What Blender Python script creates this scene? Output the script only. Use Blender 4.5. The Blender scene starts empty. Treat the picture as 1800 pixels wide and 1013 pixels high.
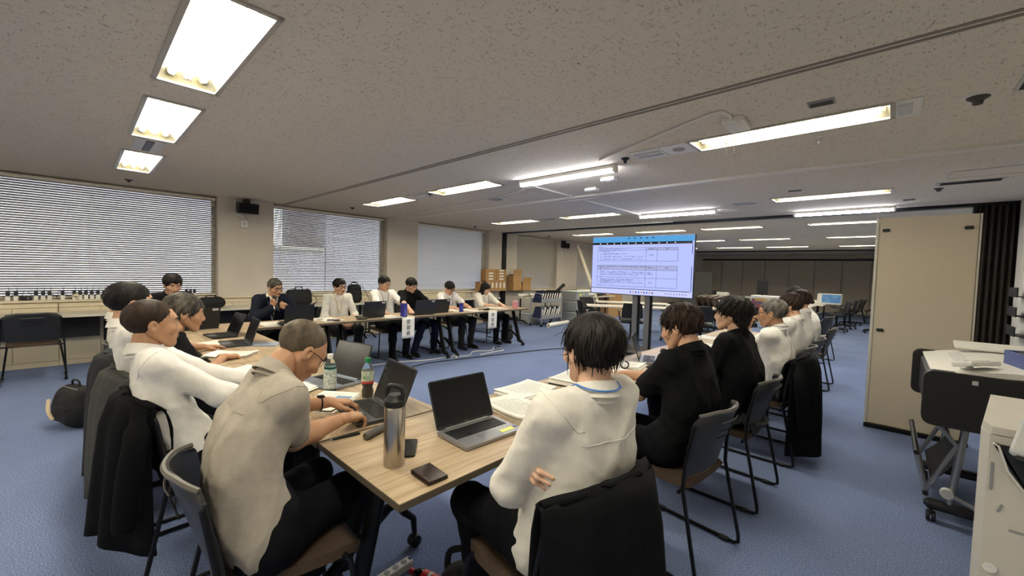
import bpy, bmesh, math, random
import numpy as np
from mathutils import Vector, Matrix, Euler
from mathutils.bvhtree import BVHTree
R = math.radians
PI = math.pi
random.seed(7)
rng = np.random.default_rng(7)
SC = bpy.context.scene
COL = SC.collection

# ------------------------------------------------------------------ camera, sky, exposure
CAM_H, CAM_YAW, CAM_PITCH, CAM_ROLL, FPX = 1.43, R(43.0), R(-2.42), R(1.64), 712.8
def camera():
    fwd = Vector((-math.sin(CAM_YAW) * math.cos(CAM_PITCH), math.cos(CAM_YAW) * math.cos(CAM_PITCH), math.sin(CAM_PITCH)))
    r0 = fwd.cross(Vector((0, 0, 1))).normalized()
    u0 = r0.cross(fwd)
    r = math.cos(CAM_ROLL) * r0 + math.sin(CAM_ROLL) * u0
    u = -math.sin(CAM_ROLL) * r0 + math.cos(CAM_ROLL) * u0
    cd = bpy.data.cameras.new('camera')
    cd.sensor_fit = 'HORIZONTAL'; cd.sensor_width = 36; cd.lens = FPX / 1800 * 36
    cd.clip_start = 0.02; cd.clip_end = 200
    o = bpy.data.objects.new('camera', cd); COL.objects.link(o)
    m = Matrix((r, u, -fwd)).transposed().to_4x4()
    m.translation = (0, 0, CAM_H)
    o.matrix_world = m
    SC.camera = o
camera()
W = bpy.data.worlds.new('overcast_sky'); SC.world = W; W.use_nodes = True
_bg = W.node_tree.nodes['Background']; _bg.inputs[0].default_value = (0.90, 0.94, 1.0, 1); _bg.inputs[1].default_value = 1.9
SC.view_settings.view_transform = 'Standard'; SC.view_settings.look = 'None'
SC.view_settings.exposure = 1.38; SC.view_settings.gamma = 1.0
SC.view_settings.use_curve_mapping = False
TUBE_W, TUBE_Y, TUBE_LED = 30.0, 21.0, 26.0       # lamp strengths
SC.cycles.max_bounces = 6; SC.cycles.diffuse_bounces = 4; SC.cycles.glossy_bounces = 3
SC.cycles.transmission_bounces = 6; SC.cycles.transparent_max_bounces = 8
SC.cycles.sample_clamp_indirect = 6.0
SC.cycles.caustics_reflective = False; SC.cycles.caustics_refractive = False

# ------------------------------------------------------------------ helpers
def lin(c):
    if isinstance(c, str):
        c = [int(c[i:i + 2], 16) / 255 for i in (0, 2, 4)]
    return tuple(x / 12.92 if x <= 0.04045 else ((x + 0.055) / 1.055) ** 2.4 for x in c)
MATS = {}
def mat(name, col='808080', rough=0.6, metal=0.0, var=0.0, scale=8.0, stretch=(1, 1, 1), bump=0.0, bscale=None,
        spec=0.5, alpha=None, trans=0.0, ior=1.45, emit=0.0, translucent=0.0, sheen=0.0, col2=None, detail=3.0, coat=0.0):
    """principled material; noise gives colour variation (var or col2) and fine relief (bump)"""
    if name in MATS: return MATS[name]
    m = bpy.data.materials.new(name); m.use_nodes = True; MATS[name] = m
    nt = m.node_tree; N = nt.nodes; L = nt.links
    b = N['Principled BSDF']; c = lin(col)
    b.inputs['Base Color'].default_value = (*c, 1); b.inputs['Roughness'].default_value = rough
    b.inputs['Metallic'].default_value = metal; b.inputs['Specular IOR Level'].default_value = spec
    b.inputs['IOR'].default_value = ior; b.inputs['Transmission Weight'].default_value = trans
    if sheen: b.inputs['Sheen Weight'].default_value = sheen
    if coat: b.inputs['Coat Weight'].default_value = coat; b.inputs['Coat Roughness'].default_value = 0.1
    if alpha is not None: b.inputs['Alpha'].default_value = alpha
    if emit:
        b.inputs['Emission Color'].default_value = (*c, 1); b.inputs['Emission Strength'].default_value = emit
    tc = mp = None
    def coords():
        nonlocal tc, mp
        if tc is None:
            tc = N.new('ShaderNodeTexCoord'); mp = N.new('ShaderNodeMapping'); mp.inputs['Scale'].default_value = stretch
            L.new(tc.outputs['Object'], mp.inputs[0])
        return mp.outputs[0]
    if var or col2:
        n = N.new('ShaderNodeTexNoise'); n.inputs['Scale'].default_value = scale; n.inputs['Detail'].default_value = detail
        L.new(coords(), n.inputs[0])
        r = N.new('ShaderNodeValToRGB'); L.new(n.outputs[0], r.inputs[0])
        r.color_ramp.elements[0].position = 0.32; r.color_ramp.elements[1].position = 0.68
        if col2:
            r.color_ramp.elements[0].color = (*lin(col2), 1); r.color_ramp.elements[1].color = (*c, 1)
        else:
            r.color_ramp.elements[0].color = (*[x * (1 - var) for x in c], 1)
            r.color_ramp.elements[1].color = (*[min(1, x * (1 + var)) for x in c], 1)
        L.new(r.outputs[0], b.inputs['Base Color'])
    if bump:
        n = N.new('ShaderNodeTexNoise'); n.inputs['Scale'].default_value = bscale or scale; n.inputs['Detail'].default_value = 2
        L.new(coords(), n.inputs[0])
        bm = N.new('ShaderNodeBump'); bm.inputs['Strength'].default_value = bump; bm.inputs['Distance'].default_value = 0.01
        L.new(n.outputs[0], bm.inputs['Height']); L.new(bm.outputs[0], b.inputs['Normal'])
    if translucent:
        t = N.new('ShaderNodeBsdfTranslucent'); t.inputs[0].default_value = (*c, 1)
        mx = N.new('ShaderNodeMixShader'); mx.inputs[0].default_value = translucent
        L.new(b.outputs[0], mx.inputs[1]); L.new(t.outputs[0], mx.inputs[2])
        L.new(mx.outputs[0], N['Material Output'].inputs[0])
    return m
def emis(name, col, s):
    if name in MATS: return MATS[name]
    m = bpy.data.materials.new(name); m.use_nodes = True; MATS[name] = m
    N = m.node_tree.nodes; N.remove(N['Principled BSDF'])
    e = N.new('ShaderNodeEmission'); e.inputs[0].default_value = (*lin(col), 1); e.inputs[1].default_value = s
    m.node_tree.links.new(e.outputs[0], N['Material Output'].inputs[0])
    return m

def set_mesh(name, V, F, mi=None, mats=(), smooth=True, angle=40):
    me = bpy.data.meshes.new(name)
    if isinstance(F, np.ndarray) and len(F):
        V = np.asarray(V, dtype=np.float32); n = F.shape[1]
        me.vertices.add(len(V)); me.vertices.foreach_set('co', V.ravel())
        me.loops.add(F.size); me.loops.foreach_set('vertex_index', F.ravel().astype(np.int32))
        me.polygons.add(len(F)); me.polygons.foreach_set('loop_start', np.arange(0, F.size, n, dtype=np.int32))
        me.update(calc_edges=True); me.validate()
    else:
        me.from_pydata([tuple(v) for v in V], [], [tuple(f) for f in F])
        bm = bmesh.new(); bm.from_mesh(me); bmesh.ops.recalc_face_normals(bm, faces=bm.faces); bm.to_mesh(me); bm.free()
    for m in mats: me.materials.append(m)
    np_ = len(me.polygons)
    if mi is not None and len(mi) == np_: me.polygons.foreach_set('material_index', np.asarray(mi, dtype=np.int32))
    me.polygons.foreach_set('use_smooth', np.full(np_, bool(smooth)))
    me.update()
    if smooth and angle < 180: me.set_sharp_from_angle(angle=R(angle))
    return me
def link(name, me, parent=None, loc=None, rot=None):
    o = bpy.data.objects.new(name, me); COL.objects.link(o)
    if parent is not None: o.parent = parent
    if loc is not None: o.location = loc
    if rot is not None: o.rotation_euler = rot
    return o
def tag(o, label=None, cat=None, group=None, kind=None):
    if label: o['label'] = label
    if cat: o['category'] = cat
    if group: o['group'] = group
    if kind: o['kind'] = kind
    return o
def thing(name, label, cat, loc=(0, 0, 0), rz=0.0, group=None):
    o = bpy.data.objects.new(name, None); o.empty_display_size = 0.05; COL.objects.link(o)
    o.location = loc; o.rotation_euler = (0, 0, rz)
    return tag(o, label, cat, group)
def dup(o, loc=None, rz=None, label=None, group=None, parent=None):
    c = o.copy(); COL.objects.link(c)
    if parent is not None: c.parent = parent
    if loc is not None: c.location = loc
    if rz is not None: c.rotation_euler = (0, 0, rz)
    if label: c['label'] = label
    if group: c['group'] = group
    for ch in list(o.children): dup(ch, parent=c)
    return c

class MB:
    """collects simple shapes into one mesh"""
    def __init__(s): s.v = []; s.f = []; s.mi = []; s.m = 0; s.M = Matrix()
    def add(s, vs, fs, m=None):
        b = len(s.v); M = s.M
        s.v += [tuple(M @ Vector(v)) for v in vs]; s.f += [tuple(b + i for i in f) for f in fs]
        s.mi += [s.m if m is None else m] * len(fs); return s
    def box(s, c, d, rot=None, bev=0.0, m=None):
        hx, hy, hz = d[0] / 2, d[1] / 2, d[2] / 2
        bev = min(bev, hx * .9, hy * .9, hz * .9)
        if bev <= 0:
            vs = [(x, y, z) for x in (-hx, hx) for y in (-hy, hy) for z in (-hz, hz)]
            fs = [(0, 1, 3, 2), (4, 6, 7, 5), (0, 4, 5, 1), (2, 3, 7, 6), (0, 2, 6, 4), (1, 5, 7, 3)]
        else:
            vs = []; idx = {}
            for i, sx in enumerate((-1, 1)):
                for j, sy in enumerate((-1, 1)):
                    for k, sz in enumerate((-1, 1)):
                        for a in range(3):
                            p = [sx * hx, sy * hy, sz * hz]
                            for q in range(3):
                                if q != a: p[q] -= (sx, sy, sz)[q] * bev
                            idx[(i, j, k, a)] = len(vs); vs.append(tuple(p))
            fs = []
            for a in range(3):
                b_, c_ = (a + 1) % 3, (a + 2) % 3
                for sa in (0, 1):
                    q = []
                    for (u, w) in ((0, 0), (1, 0), (1, 1), (0, 1)):
                        t = [0, 0, 0]; t[a] = sa; t[b_] = u; t[c_] = w; q.append(idx[(t[0], t[1], t[2], a)])
                    fs.append(tuple(q) if sa else tuple(q[::-1]))
                    for u in (0, 1):   # edges between face a,sa and b_,u
                        q = []
                        for w in (0, 1):
                            t = [0, 0, 0]; t[a] = sa; t[b_] = u; t[c_] = w
                            q.append((idx[(*t, a)], idx[(*t, b_)]))
                        e = (q[0][0], q[0][1], q[1][1], q[1][0])
                        fs.append(e if (sa ^ u) == 0 else e[::-1])
            for i in (0, 1):
                for j in (0, 1):
                    for k in (0, 1):
                        e = (idx[(i, j, k, 0)], idx[(i, j, k, 1)], idx[(i, j, k, 2)])
                        fs.append(e if (i + j + k) % 2 == 1 else e[::-1])
        if rot is not None:
            E_ = rot if isinstance(rot, Matrix) else Euler(rot).to_matrix()
            vs = [E_ @ Vector(v) for v in vs]
        return s.add([(v[0] + c[0], v[1] + c[1], v[2] + c[2]) for v in vs], fs, m)
    def tube(s, pts, r, n=8, caps=True, m=None, closed=False, flat=1.0):
        P = [Vector(p) for p in pts]; k = len(P); rs = r if isinstance(r, (list, tuple)) else [r] * k
        vs = []; fs = []; nrm = None
        for i in range(k):
            if closed: t = (P[(i + 1) % k] - P[i - 1])
            else: t = P[min(i + 1, k - 1)] - P[max(i - 1, 0)]
            t = t.normalized() if t.length > 1e-9 else Vector((0, 0, 1))
            if nrm is None:
                nrm = t.cross(Vector((0, 0, 1)))
                if nrm.length < 1e-3: nrm = t.cross(Vector((0, 1, 0)))
            nrm = (nrm - t * nrm.dot(t)).normalized(); bn = t.cross(nrm)
            for j in range(n):
                a = 2 * PI * j / n
                vs.append(P[i] + (nrm * math.cos(a) + bn * math.sin(a) * flat) * rs[i])
        for i in range(k if closed else k - 1):
            for j in range(n):
                a, b = i * n + j, i * n + (j + 1) % n; c, d = ((i + 1) % k) * n + (j + 1) % n, ((i + 1) % k) * n + j
                fs.append((a, b, c, d))
        if caps and not closed:
            fs.append(tuple(range(n - 1, -1, -1))); fs.append(tuple((k - 1) * n + j for j in range(n)))
        return s.add(vs, fs, m)
    def lathe(s, prof, n=16, c=(0, 0, 0), rot=None, m=None):
        vs = []; fs = []; k = len(prof)
        E_ = Euler(rot).to_matrix() if rot is not None else Matrix.Identity(3)
        for (r, z) in prof:
            for j in range(n):
                a = 2 * PI * j / n
                vs.append(E_ @ Vector((r * math.cos(a), r * math.sin(a), z)) + Vector(c))
        for i in range(k - 1):
            for j in range(n):
                fs.append((i * n + j, i * n + (j + 1) % n, (i + 1) * n + (j + 1) % n, (i + 1) * n + j))
        if prof[0][0] > 1e-6: fs.append(tuple(range(n - 1, -1, -1)))
        if prof[-1][0] > 1e-6: fs.append(tuple((k - 1) * n + j for j in range(n)))
        return s.add(vs, fs, m)
    def prism(s, poly, z0, z1, M=None, m=None):
        k = len(poly); vs = [(x, y, z0) for x, y in poly] + [(x, y, z1) for x, y in poly]
        fs = [tuple(range(k - 1, -1, -1)), tuple(range(k, 2 * k))] + [(i, (i + 1) % k, k + (i + 1) % k, k + i) for i in range(k)]
        if M is not None: vs = [M @ Vector(v) for v in vs]
        return s.add(vs, fs, m)
    def ball(s, c, r, n=10, k=7, m=None):
        r = r if isinstance(r, (tuple, list)) else (r, r, r); vs = []; fs = []
        for i in range(k + 1):
            t = PI * i / k
            for j in range(n):
                a = 2 * PI * j / n
                vs.append((c[0] + r[0] * math.sin(t) * math.cos(a), c[1] + r[1] * math.sin(t) * math.sin(a), c[2] - r[2] * math.cos(t)))
        for i in range(k):
            for j in range(n):
                fs.append((i * n + j, i * n + (j + 1) % n, (i + 1) * n + (j + 1) % n, (i + 1) * n + j))
        return s.add(vs, fs, m)
    def grid(s, fn, nu, nv, m=None, thick=0.0):
        """fn(u,v) -> point for u,v in 0..1 ; thick > 0 adds a back side along the normals"""
        P = np.array([[fn(i / nu, j / nv) for j in range(nv + 1)] for i in range(nu + 1)], dtype=float)
        w = nv + 1; q = lambda i, j: i * w + j
        fs = [(q(i, j), q(i + 1, j), q(i + 1, j + 1), q(i, j + 1)) for i in range(nu) for j in range(nv)]
        vs = P.reshape(-1, 3)
        if thick:
            du = np.gradient(P, axis=0); dv = np.gradient(P, axis=1)
            nn = np.cross(du, dv); nn /= (np.linalg.norm(nn, axis=2, keepdims=True) + 1e-12)
            vs2 = (P - nn * thick).reshape(-1, 3); o = len(vs)
            fs += [tuple(o + x for x in f[::-1]) for f in fs]
            vs = np.vstack([vs, vs2])
            bl = [q(i, 0) for i in range(nu + 1)] + [q(nu, j) for j in range(1, nv + 1)] + [q(i, nv) for i in range(nu - 1, -1, -1)] + [q(0, j) for j in range(nv - 1, 0, -1)]
            for a, b in zip(bl, bl[1:] + bl[:1]): fs.append((b, a, o + a, o + b))
        return s.add([tuple(v) for v in vs], fs, m)
    def mesh(s, name, mats, smooth=True, angle=35):
        return set_mesh(name, s.v, s.f, s.mi, mats if isinstance(mats, (list, tuple)) else [mats], smooth, angle)
    def build(s, name, mats, parent=None, smooth=True, angle=35, loc=None, rot=None):
        return link(name, s.mesh(name, mats, smooth, angle), parent, loc, rot)
def struct(name, mb, mats, smooth=False, loc=None):
    return tag(mb.build(name, mats, None, smooth, loc=loc), kind='structure')
def arc(c, r, a0, a1, n, plane='xy'):
    out = []
    for i in range(n + 1):
        a = R(a0 + (a1 - a0) * i / n); x, y = r * math.cos(a), r * math.sin(a)
        d = {'xy': (x, y, 0), 'xz': (x, 0, y), 'yz': (0, x, y)}[plane]
        out.append((c[0] + d[0], c[1] + d[1], c[2] + d[2]))
    return out
def rrect(w, h, r, n=4):
    out = []
    for cx, cy, a in ((w / 2 - r, h / 2 - r, 0), (-w / 2 + r, h / 2 - r, 90), (-w / 2 + r, -h / 2 + r, 180), (w / 2 - r, -h / 2 + r, 270)):
        for i in range(n + 1):
            t = R(a + 90 * i / n); out.append((cx + r * math.cos(t), cy + r * math.sin(t)))
    return out
def smooth_path(pts, n=6):
    P = [Vector(p) for p in pts]; out = []
    for i in range(len(P) - 1):
        p0, p1, p2, p3 = P[max(i - 1, 0)], P[i], P[i + 1], P[min(i + 2, len(P) - 1)]
        for j in range(n):
            t = j / n
            out.append(0.5 * ((2 * p1) + (p2 - p0) * t + (2 * p0 - 5 * p1 + 4 * p2 - p3) * t * t + (3 * p1 - p0 - 3 * p2 + p3) * t ** 3))
    out.append(P[-1]); return out
def text(body, size, m, parent=None, loc=(0, 0, 0), rot=(0, 0, 0), name='lettering', align='CENTER', sx=1.0, line=1.0):
    cu = bpy.data.curves.new(name, 'FONT'); cu.body = body; cu.size = size; cu.align_x = align; cu.align_y = 'CENTER'; cu.space_line = line
    t = bpy.data.objects.new(name, cu); COL.objects.link(t)
    me = bpy.data.meshes.new_from_object(t.evaluated_get(bpy.context.evaluated_depsgraph_get()))
    bpy.data.objects.remove(t); bpy.data.curves.remove(cu)
    me.materials.clear(); me.materials.append(m)
    o = link(name, me, parent, loc, rot); o.scale = (sx, 1, 1); return o

# ------------------------------------------------------------------ signed-distance bodies
def S_(a, b, ra, rb=None): return ('s', np.array(a, float), np.array(b, float), ra, ra if rb is None else rb)
def E_(c, r, M=None): return ('e', np.array(c, float), np.array(r, float), None if M is None else np.array(M, float))
def Neg(p): return ('-', p)
def field(prims, vox, k, post=None, pad=0.012):
    lo = np.full(3, 1e9); hi = -lo
    bbs = []
    for p in prims:
        q = p[1] if p[0] == '-' else p
        if q[0] == 's':
            r = max(q[3], q[4]); a = np.minimum(q[1], q[2]) - r; b = np.maximum(q[1], q[2]) + r
        else:
            r = q[2].max() if q[3] is not None else q[2]; a = q[1] - r; b = q[1] + r
        bbs.append((a, b))
        if p[0] != '-': lo = np.minimum(lo, a); hi = np.maximum(hi, b)
    lo = lo - pad - 2 * vox; hi = hi + pad + 2 * vox
    n = np.ceil((hi - lo) / vox).astype(int) + 1
    F = np.full(n, 0.15, dtype=np.float32)
    ax = [(lo[i] + vox * np.arange(n[i])).astype(np.float32) for i in range(3)]
    for p, (a, b) in zip(prims, bbs):
        neg = p[0] == '-'; q = p[1] if neg else p
        i0 = np.clip(((a - k - 2 * vox - lo) / vox).astype(int), 0, n); i1 = np.clip(np.ceil((b + k + 2 * vox - lo) / vox).astype(int) + 1, 0, n)
        if (i1 <= i0).any(): continue
        sl = tuple(slice(i0[i], i1[i]) for i in range(3))
        X = ax[0][sl[0]][:, None, None]; Y = ax[1][sl[1]][None, :, None]; Z = ax[2][sl[2]][None, None, :]
        if q[0] == 's':
            A, B = q[1].astype(np.float32), q[2].astype(np.float32); d = B - A; dd = float(d @ d)
            px, py, pz = X - A[0], Y - A[1], Z - A[2]
            t = np.clip((px * d[0] + py * d[1] + pz * d[2]) / dd, 0, 1) if dd > 1e-10 else np.zeros((1, 1, 1), np.float32)
            D = np.sqrt((px - t * d[0]) ** 2 + (py - t * d[1]) ** 2 + (pz - t * d[2]) ** 2) - (q[3] + (q[4] - q[3]) * t)
        else:
            px, py, pz = X - q[1][0], Y - q[1][1], Z - q[1][2]
            if q[3] is not None:
                M = q[3]
                px, py, pz = (px * M[0, 0] + py * M[1, 0] + pz * M[2, 0], px * M[0, 1] + py * M[1, 1] + pz * M[2, 1], px * M[0, 2] + py * M[1, 2] + pz * M[2, 2])
            r = q[2]
            k0 = np.sqrt((px / r[0]) ** 2 + (py / r[1]) ** 2 + (pz / r[2]) ** 2)
            k1 = np.sqrt((px / r[0] ** 2) ** 2 + (py / r[1] ** 2) ** 2 + (pz / r[2] ** 2) ** 2) + 1e-6
            D = k0 * (k0 - 1) / k1
        G = F[sl]
        if neg:
            h = np.maximum(k - np.abs(G + D), 0) / k; F[sl] = np.maximum(G, -D) + h * h * k * .25
        else:
            h = np.maximum(k - np.abs(G - D), 0) / k; F[sl] = np.minimum(G, D) - h * h * k * .25
    if post is not None:
        F = post(F, ax[0][:, None, None], ax[1][None, :, None], ax[2][None, None, :]).astype(np.float32)
    for i in range(3):
        s0 = [slice(None)] * 3; s0[i] = 0; F[tuple(s0)] = np.maximum(F[tuple(s0)], 0.01)
        s0[i] = -1; F[tuple(s0)] = np.maximum(F[tuple(s0)], 0.01)
    return F, lo, vox
def nets(F, lo, vox):
    S = F < 0; c = [(i, j, k) for i in (0, 1) for j in (0, 1) for k in (0, 1)]
    nx, ny, nz = F.shape
    cut = lambda A, o: A[o[0]:nx - 1 + o[0], o[1]:ny - 1 + o[1], o[2]:nz - 1 + o[2]]
    cnt = sum(cut(S, o).astype(np.int8) for o in c)
    act = (cnt > 0) & (cnt < 8); ijk = np.argwhere(act)
    idx = np.full(act.shape, -1, np.int64); idx[act] = np.arange(len(ijk))
    vals = [F[ijk[:, 0] + o[0], ijk[:, 1] + o[1], ijk[:, 2] + o[2]] for o in c]
    acc = np.zeros((len(ijk), 3)); num = np.zeros(len(ijk))
    for a in range(8):
        for b in range(a + 1, 8):
            oa, ob = np.array(c[a]), np.array(c[b])
            if np.abs(oa - ob).sum() != 1: continue
            va, vb = vals[a], vals[b]; m = (va < 0) != (vb < 0)
            t = va[m] / (va[m] - vb[m]); acc[m] += oa + t[:, None] * (ob - oa); num[m] += 1
    P = (ijk + acc / num[:, None]) * vox + lo
    Q = []
    def emit(m, q0, q1, q2, q3, ins):
        q = np.stack([q0, q1, q2, q3], 1); q[~ins] = q[~ins][:, ::-1]; Q.append(q)
    a, b = S[:-1, 1:-1, 1:-1], S[1:, 1:-1, 1:-1]; i, j, k = np.nonzero(a != b)
    emit(0, idx[i, j, k], idx[i, j + 1, k], idx[i, j + 1, k + 1], idx[i, j, k + 1], a[i, j, k])
    a, b = S[1:-1, :-1, 1:-1], S[1:-1, 1:, 1:-1]; i, j, k = np.nonzero(a != b)
    emit(1, idx[i, j, k], idx[i, j, k + 1], idx[i + 1, j, k + 1], idx[i + 1, j, k], a[i, j, k])
    a, b = S[1:-1, 1:-1, :-1], S[1:-1, 1:-1, 1:]; i, j, k = np.nonzero(a != b)
    emit(2, idx[i, j, k], idx[i + 1, j, k], idx[i + 1, j + 1, k], idx[i, j + 1, k], a[i, j, k])
    return P, np.concatenate(Q)
def sdf(prims, vox, k, post=None): return nets(*field(prims, vox, k, post))
def join(parts):
    """parts: (V, F, matrix or None, material index) -> one V, F, mi"""
    V = []; F = []; mi = []; o = 0
    for v, f, M, m in parts:
        v = np.asarray(v, float)
        if M is not None:
            M_ = np.array(M); v = v @ M_[:3, :3].T + M_[:3, 3]
            if np.linalg.det(M_[:3, :3]) < 0: f = f[:, ::-1]
        V.append(v); F.append(f + o); mi.append(np.full(len(f), m)); o += len(v)
    return np.vstack(V), np.vstack(F), np.concatenate(mi)
def folds(amp, seed, freq=52.0, n=4, vert=0.7):
    """cloth creases: broad folds plus finer sharp ones"""
    r = np.random.default_rng(seed); W_ = []
    for q in range(n + 3):
        fine = q >= n
        d = r.normal(size=3); d[2] *= vert; d /= np.linalg.norm(d)
        e = r.normal(size=3); e /= np.linalg.norm(e)
        W_.append((d * freq * (r.uniform(1.9, 2.7) if fine else r.uniform(.5, 1.2)), e * freq * .45, r.uniform(0, 6.28), r.uniform(0, 6.28), .34 if fine else 1.0))
    def post(F, X, Y, Z):
        g = 0
        for d, e, p, q, a in W_:
            w = d[0] * X + d[1] * Y + d[2] * Z + p + 1.7 * np.sin(e[0] * X + e[1] * Y + e[2] * Z + q)
            g = g + a * ((1 - np.abs(np.sin(w * .5))) ** 1.4 - .32)
        return F - (amp / n * 2.0) * g
    return post
# ------------------------------------------------------------------ materials of the place
def floor_mat():
    m = mat('blue_carpet', '566c9b', 0.95, spec=0.1)
    nt = m.node_tree; N = nt.nodes; L = nt.links; b = N['Principled BSDF']
    tc = N.new('ShaderNodeTexCoord')
    n1 = N.new('ShaderNodeTexNoise'); n1.inputs['Scale'].default_value = 150; n1.inputs['Detail'].default_value = 4
    n2 = N.new('ShaderNodeTexNoise'); n2.inputs['Scale'].default_value = 1.1; n2.inputs['Detail'].default_value = 4
    L.new(tc.outputs['Object'], n1.inputs[0]); L.new(tc.outputs['Object'], n2.inputs[0])
    r1 = N.new('ShaderNodeValToRGB'); r1.color_ramp.elements[0].position = .36; r1.color_ramp.elements[1].position = .64
    r1.color_ramp.elements[0].color = (*lin('566790'), 1); r1.color_ramp.elements[1].color = (*lin('8794b4'), 1)
    L.new(n1.outputs[0], r1.inputs[0])
    r2 = N.new('ShaderNodeValToRGB'); r2.color_ramp.elements[0].position = .35; r2.color_ramp.elements[1].position = .7
    r2.color_ramp.elements[0].color = (.88, .88, .88, 1); r2.color_ramp.elements[1].color = (1.08, 1.08, 1.08, 1)
    L.new(n2.outputs[0], r2.inputs[0])
    mx = N.new('ShaderNodeMix'); mx.data_type = 'RGBA'; mx.blend_type = 'MULTIPLY'; mx.inputs[0].default_value = 1
    L.new(r1.outputs[0], mx.inputs[6]); L.new(r2.outputs[0], mx.inputs[7]); L.new(mx.outputs[2], b.inputs['Base Color'])
    bm = N.new('ShaderNodeBump'); bm.inputs['Strength'].default_value = .3; bm.inputs['Distance'].default_value = .003
    L.new(n1.outputs[0], bm.inputs['Height']); L.new(bm.outputs[0], b.inputs['Normal'])
    return m
def ceiling_mat():
    m = mat('fissured_ceiling_board', 'ddd4c6', 0.95, spec=0.1)
    nt = m.node_tree; N = nt.nodes; L = nt.links; b = N['Principled BSDF']
    tc = N.new('ShaderNodeTexCoord'); last = None
    for i, (sc, ro) in enumerate((((120, 34, 1), .5), ((36, 110, 1), 1.1))):
        mp = N.new('ShaderNodeMapping'); mp.inputs['Scale'].default_value = sc; mp.inputs['Rotation'].default_value = (0, 0, ro)
        n = N.new('ShaderNodeTexNoise'); n.inputs['Scale'].default_value = 1.0; n.inputs['Detail'].default_value = 1.5
        L.new(tc.outputs['Object'], mp.inputs[0]); L.new(mp.outputs[0], n.inputs[0])
        r = N.new('ShaderNodeValToRGB'); r.color_ramp.elements[0].position = .27; r.color_ramp.elements[1].position = .36
        r.color_ramp.elements[0].color = (.58, .56, .53, 1); r.color_ramp.elements[1].color = (1, 1, 1, 1)
        L.new(n.outputs[0], r.inputs[0])
        if last is None: last = r.outputs[0]
        else:
            mx = N.new('ShaderNodeMix'); mx.data_type = 'RGBA'; mx.blend_type = 'MULTIPLY'; mx.inputs[0].default_value = 1
            L.new(last, mx.inputs[6]); L.new(r.outputs[0], mx.inputs[7]); last = mx.outputs[2]
    mb = N.new('ShaderNodeMix'); mb.data_type = 'RGBA'; mb.blend_type = 'MULTIPLY'; mb.inputs[0].default_value = 1
    mb.inputs[6].default_value = (*lin('ddd4c6'), 1); L.new(last, mb.inputs[7]); L.new(mb.outputs[2], b.inputs['Base Color'])
    bm = N.new('ShaderNodeBump'); bm.inputs['Strength'].default_value = .35; bm.inputs['Distance'].default_value = .006
    L.new(last, bm.inputs['Height']); L.new(bm.outputs[0], b.inputs['Normal'])
    return m
CARPET = floor_mat(); CEIL = ceiling_mat()
WALLP = mat('beige_wall_paint', 'cbc2b6', 0.85, var=.03, scale=3, bump=.08, bscale=220)
WALLW = mat('white_wall_paint', 'dcdad6', 0.8, var=.02, scale=2, bump=.05, bscale=150)
CREAM = mat('cream_steel', 'd8ccb2', 0.5, var=.02, scale=3)
PANELB = mat('beige_panel_vinyl', 'c3b7a3', 0.7, var=.03, scale=120, bump=.06, bscale=400)
DARKM = mat('dark_anodised_metal', '191a1c', 0.45, metal=.6, var=.1, scale=20)
BLACKP = mat('black_plastic', '17181a', 0.5, var=.1, scale=30)
WHITEP = mat('white_plastic', 'dedcd6', 0.45, var=.015, scale=10)
GREYP = mat('grey_plastic', '8d8f92', 0.5, var=.04, scale=14)
LGREY = mat('light_grey_plastic', 'bfbfbd', 0.5, var=.03, scale=14)
STEEL = mat('brushed_steel', 'b9b4ad', 0.27, metal=1.0, var=.06, scale=30, stretch=(1, 1, 60), bump=.03, bscale=40)
CHROME = mat('silver_tube', 'b4b6b8', 0.3, metal=.9, var=.03)
SLAT = mat('blind_slat_white', 'e8e2d6', 0.5, translucent=.45)
GLASS = mat('window_glass', 'f2fbff', 0.02, trans=1.0, ior=1.02)
FIXT = mat('lamp_housing_white', 'e9e2cf', 0.4)
REFL = mat('darkened_reflector', '74705f', 0.35, var=.04)  # white reflector, darkened in its colour to tame the glare of the tubes
ALU = mat('light_frame_aluminium', 'b5b1a8', 0.5, metal=.3, var=.03)
CARD = mat('brown_cardboard', 'b08a5c', 0.85, var=.1, scale=12, stretch=(1, 1, 5))
PAPER = mat('white_paper', 'eeebe3', 0.8, var=.01)
INK = mat('dark_print', '34343a', 0.8)

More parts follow.
